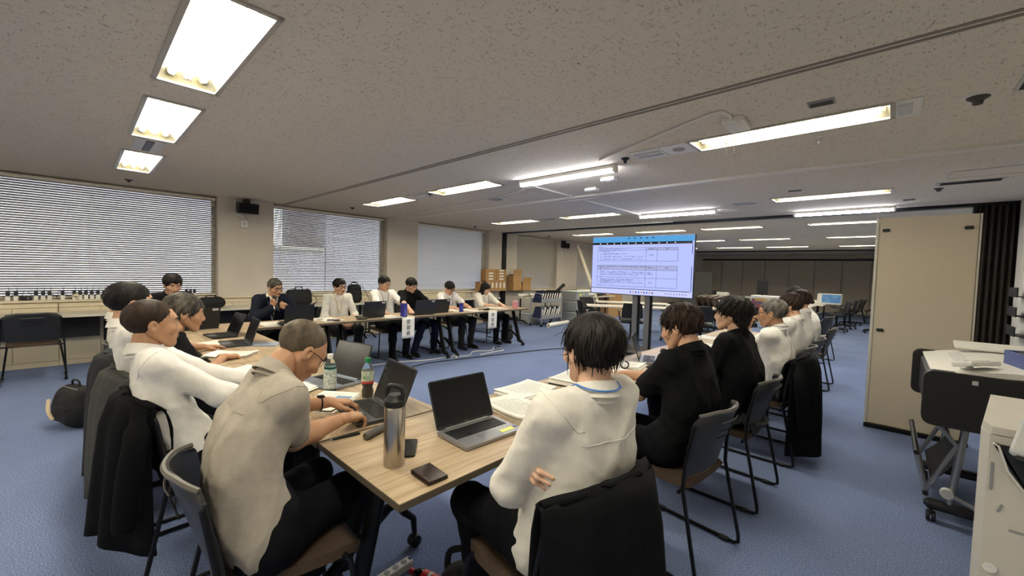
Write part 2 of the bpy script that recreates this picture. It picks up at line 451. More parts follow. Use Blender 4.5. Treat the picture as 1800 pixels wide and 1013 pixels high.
# ------------------------------------------------------------------ room shell
X0, X1, Y0, Y1, H = -8.3, 1.17, -3.3, 22.3, 2.5
def box6(mb, x0, x1, y0, y1, z0, z1, bev=0, m=None): return mb.box(((x0 + x1) / 2, (y0 + y1) / 2, (z0 + z1) / 2), (x1 - x0, y1 - y0, z1 - z0), None, bev, m)
struct('floor', box6(MB(), X0, X1 + .2, Y0, Y1, -.1, 0), CARPET)
WIN = [(-1.3, 1.56), (2.37, 4.58), (5.36, 7.63), (8.75, 10.7), (11.85, 14.2), (15.2, 17.6)]
LX = [(-6.67, -5.47), (-4.76, -3.6), (-3.2, -1.99), (-1.23, -.05)]
LY = [-2.6, .465, 3.48, 6.52, 9.7, 12.87, 16.2]
LEDS = {(2, 2), (3, 2)}      # (row, column) places that carry a surface lamp in place of a recessed one
def ceiling():
    holes = []
    for r, yc in enumerate(LY):
        for c, (a, b) in enumerate(LX):
            if (r, c) in LEDS: continue
            holes.append((a, b, yc - .15, yc + .15))
    xs = sorted({X0, X1 + .2} | {v for h in holes for v in h[:2]}); ys = sorted({Y0, Y1} | {v for h in holes for v in h[2:]})
    mb = MB()
    for i in range(len(xs) - 1):
        for j in range(len(ys) - 1):
            mx, my = (xs[i] + xs[i + 1]) / 2, (ys[j] + ys[j + 1]) / 2
            if any(h[0] < mx < h[1] and h[2] < my < h[3] for h in holes): continue
            mb.add([(xs[i], ys[j], H), (xs[i + 1], ys[j], H), (xs[i + 1], ys[j + 1], H), (xs[i], ys[j + 1], H)], [(0, 3, 2, 1)])
    struct('ceiling', mb, CEIL)
    struct('ceiling_trim_1', box6(MB(), X0, X1 + .2, Y0, Y1, 2.72, 2.8), WALLW)      # slab above the hung ceiling
ceiling()
mb = MB(); prev = Y0
for a, b in WIN + [(Y1, Y1)]:
    if a - prev > .02: box6(mb, X0, -8.0, prev, a, .86, H)
    prev = b
box6(mb, X0, -8.06, Y0, Y1, 0, .845); box6(mb, -8.5, X0, Y0, Y1, -.1, .3)
for a, b in WIN: box6(mb, X0, -8.2, a, b, 2.47, 2.55)
struct('wall_left', mb, WALLP)
mb = MB()
for a, b in ((Y0, 8.1), (8.3, Y1)): box6(mb, X0, -7.99, a, b, .845, .875, .004)
struct('trim_1', mb, CREAM)
struct('wall_right', box6(MB(), X1, X1 + .2, Y0, Y1, 0, 2.55), WALLW)
struct('wall_back', box6(MB(), X0, X1 + .2, Y0 - .15, Y0, 0, 2.55), WALLP)
wf = struct('wall_far', box6(MB(), X0, X1 + .2, Y1, Y1 + .15, 0, 2.55), WALLP)
pm = box6(MB(), -.455, .455, -.05, 0, .02, 2.26, .006).mesh('panel', PANELB, False)
for i in range(9): link('panel', pm, wf, (-6.74 + i * .945, Y1 - .005, 0))
box6(MB(), -7.2, X1, -.09, 0, 2.265, 2.33).build('panel_track', DARKM, wf, False, loc=(0, Y1 - .002, 0))
for i, (a, b) in enumerate(WIN):
    w = bpy.data.objects.new('window_%d' % (i + 1), None); COL.objects.link(w); w['kind'] = 'structure'; w.location = (-8.24, (a + b) / 2, 0)
    hw = (b - a) / 2; fm = MB()
    for z in (.875, 2.45): fm.box((0, 0, z + .02), (.06, hw * 2, .05))
    for y in (-hw + .02, hw - .02): fm.box((0, y, 1.68), (.06, .05, 1.6))
    fm.build('window_frame', ALU, w, False)
    MB().box((0, 0, 1.68), (.006, hw * 2 - .06, 1.56)).build('pane', GLASS, w, False)
# buildings outside: a taller block to the left and right, a low roof between them with open sky above
FAC = mat('grey_concrete_facade', 'aeaab2', .85, var=.08, scale=.5)
for y0, y1, top, lab in ((-40, 7.55, 9.0, 'grey office block outside beyond the left window blind'), (7.6, 10.6, 2.3, 'low grey building outside with open sky above it'), (10.65, 60, 8.0, 'grey office block outside beyond the right window blinds')):
    b = thing('office_block', lab, 'building', (-26, (y0 + y1) / 2, -12)); hw = (y1 - y0) / 2
    MB().box((-4, 0, (top + 12) / 2), (8, hw * 2, top + 12)).build('facade', FAC, b, False)
    MB().box((-4, 0, top + 12.1), (8.3, hw * 2 - .2, .25)).build('roof_edge', ALU, b, False)
tag(box6(MB(), -80, -8.6, -60, 80, -12.1, -12).build('street', mat('grey_asphalt', '6f6e70', .9, var=.1, scale=.4)), kind='structure')

# sill cabinets: one carcass with two doors each
cab = None
for i in range(12):
    y = -1.35 + i * .78
    if 7.6 < y + .39: y += .25
    lab = 'cream steel cabinet under the window sill, %s from the left end' % ['first', 'second', 'third', 'fourth', 'fifth', 'sixth', 'seventh', 'eighth', 'ninth', 'tenth', 'eleventh', 'twelfth'][i]
    if cab is None:
        cab = thing('sill_cabinet', lab, 'cabinet', (-8.03, y, 0), group='sill cabinets along the window wall')
        box6(MB(), -.02, .0, -.388, .388, 0.0, .84).build('body', CREAM, cab, False)
        for s in (-1, 1): MB().box((.006, s * .193, .42), (.014, .378, .70), None, .003).build('door', CREAM, cab, False)
        MB().box((.006, 0, .808), (.016, .77, .06), None, .003).build('top_rail', CREAM, cab, False)
    else:
        dup(cab, (-8.03, y, 0), 0, lab)
box6(MB(), -8.06, -8.008, Y0, 8.1, 0, .06)
struct('baseboard_left', box6(MB(), -8.06, -8.0, 8.35, Y1, 0, .07), DARKM)

# blinds: every slat is its own piece
def slat_mesh(L):
    pts = [(-.0175, -.0015), (-.009, .0012), (0, .002), (.009, .0012), (.0175, -.0015)]
    mb = MB(); n = len(pts)
    vs = [(x, -L / 2, z) for x, z in pts] + [(x, L / 2, z) for x, z in pts]
    mb.add(vs, [(i, i + 1, n + i + 1, n + i) for i in range(n - 1)])
    return mb.mesh('slat', SLAT, True, 180)
def blind(label, y0, y1, tilt, group=None, zb=.905):
    t = thing('window_blind', label, 'blind', (-8.115, (y0 + y1) / 2, 0), group=group)
    L = y1 - y0 - .03; me = slat_mesh(L)
    n = int((2.432 - zb) / .0312) + 1
    for i in range(n): link('slat', me, t, (random.uniform(-.001, .001), 0, zb + .025 + i * .0312), (0, -R(tilt + random.uniform(-2, 2)), random.uniform(-.0006, .0006)))
    MB().box((0, 0, 2.452), (.05, L, .04), None, .004).build('head_rail', FIXT, t)
    MB().box((0, 0, zb), (.03, L, .018), None, .004).build('bottom_rail', FIXT, t)
    for k in range(3):
        y = -L / 2 + L * (.12 + .38 * k)
        MB().tube([(.019, y, zb), (.019, y, 2.44)], .0022, 5).build('ladder_cord', FIXT, t)
    MB().tube([(.032, -L / 2 + .12, 1.5), (.03, -L / 2 + .12, 2.44)], .004, 6).build('tilt_wand', WHITEP, t)
    return t
blind('white venetian blind over the wide window at the left end of the room', *WIN[0], 40)
blind('white venetian blind behind the speaker, bright sky in its top corner', *WIN[1], 42)
blind('white venetian blind behind the woman and the stacked cartons', *WIN[2], 50)
blind('white venetian blind just past the dark partition post', *WIN[3], 62)
blind('white venetian blind behind the leaning roll, right of the far wall speaker', *WIN[4], 62)
blind('white venetian blind at the far end of the rear room', *WIN[5], 62)

# ------------------------------------------------------------------ ceiling lamps
TW = emis('tube_white', 'fffaf0', TUBE_W); TY = emis('tube_warm', 'fff0b0', TUBE_Y); TL = emis('led_white', 'f4f6ff', TUBE_LED)
def troffer():
    t = thing('ceiling_lamp', 'x', 'lamp', (0, 0, 0)); L, Wd = 1.17, .29; hw = Wd / 2
    mb = MB()      # tray: sloped sides and a flat back, open below
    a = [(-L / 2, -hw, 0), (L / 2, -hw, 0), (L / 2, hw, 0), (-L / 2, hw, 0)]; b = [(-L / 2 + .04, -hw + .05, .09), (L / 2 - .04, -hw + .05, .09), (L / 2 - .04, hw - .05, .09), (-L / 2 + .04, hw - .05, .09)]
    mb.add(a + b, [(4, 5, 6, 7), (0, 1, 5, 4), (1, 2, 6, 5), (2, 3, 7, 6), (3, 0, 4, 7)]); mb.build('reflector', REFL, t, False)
    fr = MB()
    for y in (-hw - .006, hw + .006): fr.box((0, y, -.004), (L + .05, .024, .012))
    for x in (-L / 2 - .012, L / 2 + .012): fr.box((x, 0, -.004), (.026, Wd + .03, .012))
    fr.build('frame', ALU, t, False)
    for k, y in enumerate((-.075, 0, .075)):
        MB().tube([(-L / 2 + .045, y, .045), (L / 2 - .045, y, .045)], .016, 10).build('tube', TY if k == 1 else TW, t)
        for x in (-L / 2 + .035, L / 2 - .035): MB().tube([(x - .012, y, .045), (x + .012, y, .045)], .021, 10).build('socket', WHITEP, t)
    return t
troff = None
pos_l = [['at the window end', 'second from the window', 'third from the window', 'at the wall end'][i] for i in range(4)]
row_l = ['in the row behind the camera', 'in the left row over the near tables', 'in the middle row over the meeting', 'in the row in front of the screen',
         'in the first row of the rear room', 'in the second row of the rear room', 'in the last row of the rear room']
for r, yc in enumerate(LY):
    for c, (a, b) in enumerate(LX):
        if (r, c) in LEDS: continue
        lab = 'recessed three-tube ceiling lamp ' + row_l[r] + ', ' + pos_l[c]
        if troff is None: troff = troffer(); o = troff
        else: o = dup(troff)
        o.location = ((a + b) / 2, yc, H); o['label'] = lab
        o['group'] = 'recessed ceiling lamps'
def led(x0, x1, y, label, z=H):
    t = thing('ceiling_batten', label, 'lamp', ((x0 + x1) / 2, y, z)); L = x1 - x0
    MB().box((0, 0, -.02), (L, .075, .04), None, .006).build('housing', WHITEP, t)
    MB().tube([(-L / 2 + .02, 0, -.05), (L / 2 - .02, 0, -.05)], .03, 12, flat=.8).build('diffuser', TL, t)
    for s in (-1, 1): MB().box((s * (L / 2 - .01), 0, -.045), (.03, .08, .06), None, .006).build('end_cap', WHITEP, t)
led(-3.27, -2.02, 3.61, 'white surface-mounted batten lamp above the screen side of the meeting')
led(-3.33, -2.05, 6.85, 'white surface-mounted batten lamp just above the top of the screen')
led(-1.19, 0.0, 7.86, 'white surface-mounted batten lamp over the free-standing beige panel')

# ceiling strips, rails, devices
mb = MB()
for dy in (0, .045): box6(mb, -8.0, X1, 2.50 + dy, 2.522 + dy, 2.4965, 2.502)
struct('trim_2', mb, mat('ceiling_joint', '837d72', .8))
mb = MB(); box6(mb, -8.0, X1, 4.765, 4.835, 2.476, 2.502, .003); struct('trim_3', mb, mat('ceiling_rail', 'dedbd4', .5))
struct('trim_4', box6(MB(), -3.65, -3.0, 4.9, 4.94, 2.47, 2.5, .003), WHITEP)
mb = MB(); box6(mb, -8.0, X1, 8.12, 8.28, 2.462, 2.502); struct('trim_5', mb, DARKM)
mb = MB(); box6(mb, -8.0, X1, 18.3, 18.5, 2.46, 2.502); struct('trim_6', mb, DARKM)
struct('trim_7', box6(MB(), -8.04, -7.96, 8.13, 8.27, 0, 2.465), DARKM)
struct('trim_8', box6(MB(), -8.0, -3.2, 8.0, 8.05, 2.48, 2.5), WHITEP)
mb = MB(); mb.tube([(-3.3, 3.66, 2.49), (-3.3, 6.83, 2.49)], .012, 6); mb.tube([(-7.9, 4.55, 2.492), (-4.4, 4.2, 2.492), (-2.66, 3.74, 2.492)], .008, 6); struct('trim_9', mb, WHITEP)
mb = MB(); mb.tube(smooth_path([(-2.05, 3.35, 2.49), (-1.4, 3.05, 2.49), (-.92, 2.84, 2.49), (-.84, 2.88, 2.49), (-.83, 2.98, 2.488)], 5), .01, 6)
tag(mb.build('ceiling_conduit', WHITEP), 'thin white conduit curving over the ceiling to the junction box', 'conduit')
t = thing('lamp_end_plate', 'white blank plate at the right end of the near right lamp', 'plate', (.02, 3.48, H)); MB().box((0, 0, -.004), (.13, .33, .01), None, .003).build('plate', WHITEP, t); MB().box((-.01, 0, -.011), (.07, .2, .006), None, .002).build('cover', LGREY, t)
t = thing('junction_box', 'flat white ceiling box with two thin hanging wires beside a lamp', 'box', (-.83, 3.1, H))
MB().box((0, 0, -.02), (.13, .24, .04), None, .006).build('body', WHITEP, t)
for dx in (-.02, .03): MB().tube([(dx - .05, .05, -.04), (dx - .05, .05, -.20)], .002, 5).build('wire', WHITEP, t)
def detector(x, y, label, col=BLACKP, r=.035, h=.035):
    t = thing('smoke_detector', label, 'detector', (x, y, H))
    MB().lathe([(r, 0), (r * .95, -h * .3), (r * .5, -h * .6), (r * .4, -h)], 14).build('sensor', col, t)
    MB().lathe([(r * 1.3, 0.0), (r * 1.25, -.008), (r, -.01)], 14).build('base', WHITEP if col != BLACKP else col, t); return t
detector(-7.5, .48, 'small dark ceiling sensor above the left window blind')
detector(-7.23, 3.43, 'small dark ceiling sensor above the blind behind the speaker')
detector(-7.54, 6.69, 'small dark ceiling sensor above the blind behind the woman')
detector(.31, 3.50, 'dark round ceiling detector right of the near right lamp', mat('dark_bronze', '3a3530', .5), .05, .05)
detector(-7.5, 9.6, 'small dark ceiling sensor in the rear room above the blind')
detector(.34, 6.6, 'dark round ceiling detector near the right-hand grille', mat('dark_bronze'), .045, .045)
detector(-1.85, 3.47, 'dark sensor beside the batten lamp in the middle row', BLACKP, .03, .045)
detector(-4.82, 3.42, 'dark sensor between the two middle-row lamps', BLACKP, .03, .045)
detector(-.445, 3.8, 'small chrome sprinkler head on the ceiling', CHROME, .018, .05)
def vent(x, y, w, d, label, n=3, col=LGREY, slat=BLACKP, rz=0):
    t = thing('ceiling_vent', label, 'vent', (x, y, H), rz)
    MB().box((0, 0, -.003), (w, d, .008)).build('frame', col, t, False)
    for i in range(n): MB().box((0, -d / 2 + d * (i + 1) / (n + 1), -.009), (w * .86, d / (n + 1) * .55, .008)).build('louvre', slat, t, False)
vent(-5.11, .46, .5, .2, 'narrow ceiling air slot between the two far lamps of the left row', 1)
vent(-5.12, 3.46, .36, .26, 'ceiling air slot between the two middle-row lamps by the window', 1, LGREY, WHITEP)
vent(-5.15, 6.53, .36, .26, 'ceiling air slot between the lamps left of the screen', 1, LGREY, GREYP)
vent(-1.62, 3.47, .26, .27, 'white pyramid air outlet left of the near right lamp', 2, WHITEP, LGREY)
vent(-.36, 3.08, .13, .1, 'small dark grey grille above the near right lamp', 2, GREYP, mat('dark_grey', '4c4843', .6))
vent(.55, 3.4, .22, .26, 'louvred dark ceiling grille at the right edge', 5, LGREY, BLACKP)
vent(.55, 6.35, .5, .14, 'long dark ceiling grille over the right-hand wall', 9, LGREY, BLACKP, 0)
vent(-.9, 5.93, .14, .05, 'tiny dark ceiling grille before the far right lamp', 1, GREYP, BLACKP)
vent(.12, 7.35, .12, .05, 'tiny dark ceiling grille above the beige panel', 1, GREYP, BLACKP)
vent(-1.6, 6.6, .3, .2, 'ceiling air slot between the batten and the far right lamp', 1, LGREY, GREYP)
for (x, y, w, d, lab) in ((-3.9, 4.35, .5, .3, 'square ceiling access hatch left of the white rail'), (.62, 5.9, .5, .35, 'ceiling access hatch beside the long dark grille'), (-2.4, 7.3, .5, .4, 'ceiling access hatch behind the batten over the screen')):
    t = thing('access_hatch', lab, 'hatch', (x, y, H)); MB().box((0, 0, -.002), (w, d, .005)).build('door', CEIL, t, False)
    fr = MB()
    for s in (-1, 1): fr.box((s * w / 2, 0, -.003), (.012, d, .009)); fr.box((0, s * d / 2, -.003), (w, .012, .009))
    fr.build('frame', LGREY, t, False)
t = thing('ceiling_speaker', 'oval grey ceiling speaker near the window side', 'speaker', (-4.4, 4.29, H)); MB().lathe([(.11, 0), (.11, -.008), (.09, -.014), (0, -.014)], 20).build('grille', GREYP, t)
MB().lathe([(.12, 0), (.12, -.005), (.11, -.006)], 20).build('rim', LGREY, t)
t = thing('ceiling_downlight', 'round brown downlight in a white square plate', 'lamp', (-1.36, 3.47, H)); MB().box((0, 0, -.003), (.24, .27, .008)).build('plate', WHITEP, t, False)
MB().lathe([(.05, -.004), (.05, -.010), (0, -.008)], 18).build('lens', mat('brown_lens', '8a7350', .4), t)
for i, (x, y, lab) in enumerate(((-2.35, 4.05, 'white wireless access box on the ceiling, the nearer of two'), (-2.8, 4.42, 'white wireless access box on the ceiling, by the rail'))):
    t = thing('access_point', lab, 'device', (x, y, H)); MB().box((0, 0, -.02), (.17, .09, .04), None, .008).build('body', WHITEP, t); MB().box((0, 0, -.0425), (.05, .02, .004)).build('badge', LGREY, t)
for (y, lab, z) in ((1.94, 'black wall speaker hung high on the pier between two windows', 2.34), (10.95, 'black wall speaker high on the rear room pier', 2.31)):
    t = thing('wall_speaker', lab, 'speaker', (-7.86, y, z)); MB().box((0, 0, 0), (.14, .30, .17), (0, .15, 0), .012).build('cabinet', BLACKP, t)
    MB().box((.073, 0, -.01), (.004, .27, .14), (0, .15, 0)).build('grille', mat('speaker_cloth', '0d0d0e', .9), t)
    MB().box((-.07, 0, .11), (.14, .08, .09), None, .006).build('bracket', BLACKP, t)
    s = thing('wall_switch', 'small white switch box under the ' + lab.split(' hung')[0].split(' high')[0] + (' by the meeting' if y < 5 else ' in the rear room'), 'switch', (-7.99, y - .02, z - .25))
    MB().box((0, 0, 0), (.03, .11, .13), None, .006).build('plate', WHITEP, s); MB().box((.018, 0, 0), (.01, .03, .05)).build('rocker', LGREY, s)
    mb = MB(); mb.tube(smooth_path([(-7.98, y - .03, z - .17), (-7.98, y - .05, z - .12), (-7.98, y - .14, z - .08), (-7.98, y - .15, z + .14)], 5), .012, 6)
    tag(mb.build('cable_conduit', WHITEP), 'white conduit pipe running up beside the ' + ('near' if y < 5 else 'far') + ' black wall speaker', 'conduit')

# ------------------------------------------------------------------ partition parts at the right
t = thing('partition_panel', 'tall free-standing beige movable panel with four black catches', 'panel', (.215, 5.33, 0))
MB().box((0, 0, 1.04), (.64, .06, 2.0), None, .004).build('leaf', PANELB, t)
mb = MB(); mb.box((-.333, 0, 1.03), (.022, .08, 2.02), None, .004); mb.box((.328, 0, 1.03), (.012, .08, 2.02), None, .003); mb.build('edge_frame', mat('pale_aluminium', 'c9c4ba', .45, metal=.2), t)
MB().box((0, 0, .02), (.69, .12, .04), None, .004).build('plinth', DARKM, t)
for x, z in ((-.27, 1.92), (.26, 1.92), (-.27, .96), (.26, .90)):
    c = MB(); c.prism(rrect(.055, .028, .01), 0, .012, Matrix.Translation((x, -.03, z)) @ Matrix.Rotation(PI / 2, 4, 'X')); c.build('catch', BLACKP, t)
t = thing('accordion_curtain', 'dark brown folding accordion partition drawn up beside the right wall', 'partition', (.98, 8.2, 0))
fold = mat('dark_brown_vinyl', '3a352f', .55, var=.08, scale=20)
fm = MB(); fm.add([(-.03, 0, .02), (0, -.07, .02), (.03, 0, .02), (-.03, 0, 2.46), (0, -.07, 2.46), (.03, 0, 2.46), (-.03, .02, .02), (.03, .02, .02), (-.03, .02, 2.46), (.03, .02, 2.46)],
    [(0, 1, 4, 3), (1, 2, 5, 4), (2, 7, 9, 5), (6, 0, 3, 8), (7, 6, 8, 9)]); fme = fm.mesh('fold', fold, False)
for i in range(7): link('fold', fme, t, (-.17 + i * .06, 0, 0))
MB().box((-.21, -.02, 1.24), (.03, .1, 2.44), None, .004).build('lead_post', DARKM, t)
struct('door_1', box6(MB(), 1.155, 1.172, 6.75, 7.7, 0, 2.1, .004), WALLW)
struct('trim_10', box6(MB(), 1.145, 1.172, 7.72, 8.1, 0, 2.5, .004), mat('pale_jamb', 'd6d0c4', .6))
# ------------------------------------------------------------------ tables
def wood_mat(name, c1, c2, stretch):
    m = mat(name, c1, 0.42, spec=.4)
    nt = m.node_tree; N = nt.nodes; L = nt.links; b = N['Principled BSDF']
    tc = N.new('ShaderNodeTexCoord'); last = None
    for sc, lo, hi in ((1.0, .36, .66), (3.5, .4, .62)):
        mp = N.new('ShaderNodeMapping'); mp.inputs['Scale'].default_value = [x * sc for x in stretch]
        n = N.new('ShaderNodeTexNoise'); n.inputs['Scale'].default_value = 1; n.inputs['Detail'].default_value = 5; n.inputs['Distortion'].default_value = .6
        L.new(tc.outputs['Object'], mp.inputs[0]); L.new(mp.outputs[0], n.inputs[0])
        r = N.new('ShaderNodeValToRGB'); r.color_ramp.elements[0].position = lo; r.color_ramp.elements[1].position = hi
        r.color_ramp.elements[0].color = (*lin(c2), 1); r.color_ramp.elements[1].color = (*lin(c1), 1); L.new(n.outputs[0], r.inputs[0])
        if last is None: last = r.outputs[0]
        else:
            mx = N.new('ShaderNodeMix'); mx.data_type = 'RGBA'; mx.inputs[0].default_value = .45
            L.new(last, mx.inputs[6]); L.new(r.outputs[0], mx.inputs[7]); last = mx.outputs[2]
    L.new(last, b.inputs['Base Color']); return m
OAK = wood_mat('pale_oak_laminate', 'c2ad92', '9a8568', (1.4, 22, 22))
EDGE = mat('dark_oak_edge', '5d5345', .5, var=.05)
def leg_unit(x):
    """one end frame of a folding table: slanting post, cross strut, two castors"""
    mb = MB(); mb.tube([(x, .04, .69), (x, -.155, .075)], [.026, .03], 10, flat=1.5)
    mb.tube([(x + .01, -.22, .07), (x + .01, .07, .262), (x + .01, .11, .268), (x + .01, .165, .2), (x + .01, .215, .15), (x + .012, .222, .075)], [.024, .024, .024, .022, .018, .014], 8, flat=.9)
    mb.tube([(x, -.155, .075), (x, -.225, .07)], .022, 8); mb.box((x, .03, .685), (.09, .3, .02), None, .005)
    return mb
def castor_mb(x, y):
    mb = MB()
    for s in (-1, 1): mb.lathe([(.0, s * .004), (.03, s * .004), (.032, s * .010), (.03, s * .02), (.012, s * .022), (0, s * .022)], 14, (x, y, .032), (0, PI / 2, 0))
    mb.box((x, y - .005, .055), (.03, .035, .03), None, .008); return mb
def make_table(L, label):
    t = thing('folding_table', label, 'table'); Wd = .6; z = .72
    mb = MB(); mb.box((0, 0, z - .013), (L - .004, Wd, .026), None, .002); mb.mi = [1] * len(mb.mi)
    mb.add([(-L / 2 + .003, -Wd / 2 + .002, z + .0005), (L / 2 - .003, -Wd / 2 + .002, z + .0005), (L / 2 - .003, Wd / 2 - .002, z + .0005), (-L / 2 + .003, Wd / 2 - .002, z + .0005)], [(0, 1, 2, 3)], 0)
    mb.build('tabletop', [OAK, EDGE], t, False)
    for s in (-1, 1):
        lg = leg_unit(s * (L / 2 - .09)).build('leg', DARKM, t)
        for y in (-.24, .222): castor_mb(s * (L / 2 - .09) + .012, y).build('castor', BLACKP, lg)
    mb = MB(); mb.tube([(-L / 2 + .09, .06, .66), (L / 2 - .09, .06, .66)], .017, 8); mb.build('crossbar', DARKM, t)
    return t
def put_table(t, x, y, rz, label=None, first=False):
    o = t if first else dup(t, label=label)
    o.location = (x, y, 0); o.rotation_euler = (0, 0, R(rz)); return o
T17 = make_table(1.696, 'oak folding table of the left row, next to the corner table, drink bottles on it')
put_table(T17, -1.645 - .85, .945, 0, first=True)
put_table(T17, -1.645 - 2.55, .945, 0, 'oak folding table of the left row, the one nearer the windows')
T18 = make_table(1.796, 'oak folding table at the near corner, with the steel bottle and open laptop on it')
put_table(T18, -1.34, .645 + .9, -90, first=True)
put_table(T18, -1.34, .645 + 2.7, -90, 'oak folding table of the right row in front of the men in black shirts')
put_table(T18, -1.34, .645 + 4.5, -90, 'oak folding table at the screen end of the right row')
put_table(T18, -5.35, 1.41, 90, 'oak folding table of the far row in front of the man with the microphone')
put_table(T18, -5.35, 3.21, 90, 'oak folding table in the middle of the far row, first name sheet on it')
put_table(T18, -5.35, 5.01, 90, 'oak folding table at the screen end of the far row, second name sheet on it')
GTOP = mat('grey_white_laminate', 'cdc6ba', .45, var=.03, scale=5)
def make_counter(L, label, panel=True):
    t = thing('side_table', label, 'table'); z = .72
    MB().box((0, 0, z - .013), (L - .006, .56, .026), None, .003).build('tabletop', GTOP, t, False)
    for s in (-1, 1):
        mb = MB(); x = s * (L / 2 - .1)
        mb.tube([(x, .02, .70), (x, .02, .08)], .02, 8); mb.tube([(x, -.25, .035), (x, -.1, .09), (x, .1, .09), (x, .25, .035)], .018, 8); mb.build('leg', DARKM, t)
    if panel: MB().box((0, .2, .53), (L - .3, .014, .30), None, .004).build('modesty_panel', mat('dark_grey_board', '2c2c2e', .6), t)
    return t
c0 = make_counter(1.8, 'pale side table under the left window, empty black chair before it')
c0.location = (-7.71, -.55, 0); c0.rotation_euler = (0, 0, R(90))
for i, lab in enumerate(('pale side table under the pier behind the speaker', 'pale side table under the window behind the men in white shirts', 'pale side table behind the man in the black shirt', 'pale side table behind the woman, last before the post')):
    dup(c0, (-7.71, 1.25 + 1.8 * i, 0), R(90), lab)
# ------------------------------------------------------------------ chairs
CH_SH = mat('chair_black_shell', '26272a', .42, var=.06, scale=20)
CH_RIM = mat('chair_grey_rim', '625e58', .45)
CH_SEAT = mat('chair_brown_seat_fabric', '4a3a2e', .85, var=.18, scale=160, bump=.15, bscale=300)
CH_FR = mat('chair_black_rod', '121316', .35, metal=.3)
def make_chair(label, seat=CH_SEAT):
    """hip point of the sitter at the origin, front towards +y"""
    t = thing('stacking_chair', label, 'chair')
    def seatf(u, v):
        x = (u - .5) * .44; y = -.19 + v * .43
        rr = 1 - .10 * max(0, abs(u - .5) * 2 - .75) / .25 * 1
        z = .437 - .012 * math.cos((u - .5) * PI) - .02 * max(0, (v - .82) / .18) ** 2 + .014 * (1 - v)
        w = 1 - .16 * max(0, (v - .7) / .3) ** 2 - .10 * max(0, (.2 - v) / .2) ** 2
        return (x * w * rr, y, z + .012)
    MB().grid(seatf, 12, 12, thick=.035).build('seat', seat, t)
    def backf(u, v):      # u across, v up
        a = (u - .5) * 2; half = .225 - .03 * (1 - v) ** 2 - .035 * max(0, (v - .9) / .1) ** 2
        x = a * half; z = .475 + v * .325 - .018 * max(0, abs(a) - .6) / .4 * (1 if v > .5 else 0)
        y = -.205 - .055 * v - .075 * (1 - a * a) * (.35 + .65 * v) + .03
        return (x, y, z)
    mb = MB(); mb.grid(backf, 14, 12, thick=.014)
    bk = mb.build('backrest', CH_SH, t)
    rim = MB(); rim.tube([backf(i / 14, 1.0) for i in range(15)], .0085, 6, flat=1.2); rim.build('back_rim', CH_RIM, bk)
    for v in (.60, .72, .84):
        s = MB(); P = [Vector(backf(i / 10, v)) + Vector((0, -.0155, 0)) for i in range(3, 8)]
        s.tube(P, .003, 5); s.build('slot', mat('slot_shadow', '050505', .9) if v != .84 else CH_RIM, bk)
    for s in (-1, 1):
        pts = [(s * .222, -.225, .74), (s * .232, -.195, .56), (s * .24, -.19, .44), (s * .25, -.27, .06), (s * .25, -.272, .025), (s * .25, -.25, .0125), (s * .25, .2, .0125), (s * .248, .235, .025), (s * .245, .235, .06), (s * .205, .19, .40), (s * .19, .17, .425)]
        lg = MB().tube(pts, .0095, 8).build('leg', CH_FR, t)
        for y in (-.2, .16): MB().box((s * .25, y, .011), (.03, .045, .022), None, .005).build('glide', BLACKP, lg)
    MB().tube([(-.205, .17, .415), (.205, .17, .415)], .009, 8).build('crossbar', CH_FR, t); MB().tube([(-.24, -.17, .42), (.24, -.17, .42)], .009, 8).build('crossbar', CH_FR, t)
    return t
CHAIR = make_chair('black stacking chair, back to us, under the grey-shirted man in the foreground'); _first = True
def chair(x, y, th, label, grp='meeting chairs'):
    global _first
    if _first: o = CHAIR; _first = False
    else: o = dup(CHAIR)
    o.location = (x, y, 0); o.rotation_euler = (0, 0, R(th)); o['label'] = label; o['group'] = grp; return o
CH = {}
CH['P1'] = chair(-1.56, .475, -6, 'black stacking chair, back to us, under the grey-shirted man in the foreground')
CH['P2'] = chair(-2.46, .44, 0, 'black chair with a black jacket, under the man in the white long-sleeved shirt at left')
CH['P3'] = chair(-3.62, .42, 0, 'black chair with a charcoal jacket, under the man with greying hair')
CH['P4'] = chair(-3.08, .43, 0, 'black chair with a grey jacket, under the dark-haired man in white')
CH['P5'] = chair(-4.3, .43, 0, 'black chair at the window end of the left row, under the half hidden man')
CH['R1'] = chair(-.83, 1.11, 80, 'black chair with a black jacket, under the young man with crossed arms')
CH['R2'] = chair(-.82, 2.16, 84, 'black stacking chair under the man in the black polo shirt, grey top rim showing')
CH['R3'] = chair(-.78, 3.02, 88, 'black chair with a folded grey garment, under the man in the loose black shirt')
CH['R4'] = chair(-.74, 3.9, 90, 'black chair with a long black coat, under the grey-haired man with glasses')
CH['R5'] = chair(-.78, 4.72, 90, 'black chair under the fifth person of the right row')
CH['R6'] = chair(-.78, 5.42, 90, 'black chair under the sixth person of the right row')
CH['R7'] = chair(-.78, 6.75, 90, 'black chair under the man bending forward at the far end of the right row')
CH['F0'] = chair(-6.02, .74, -90, 'black chair under the man hidden behind the grey-haired man, far row')
CH['F1'] = chair(-6.05, 1.78, -90, 'black chair under the man with the microphone')
CH['F2'] = chair(-6.1, 2.68, -90, 'black chair under the man with the yellow lanyard')
CH['F3'] = chair(-5.99, 3.42, -90, 'black chair under the tall man in white, third of the far row')
CH['F4'] = chair(-5.99, 3.95, -90, 'black chair under the man in black, fourth of the far row')
CH['F5'] = chair(-5.99, 4.76, -86, 'black chair under the writing man in white, far row')
CH['F6'] = chair(-5.99, 5.72, -90, 'black chair under the woman at the end of the far row')
chair(-7.28, -.36, 91, 'empty black chair with its back to us under the left window', 'empty chairs')
chair(-6.75, 6.55, -90, 'empty black chair beside the woman, in front of the side table', 'empty chairs')
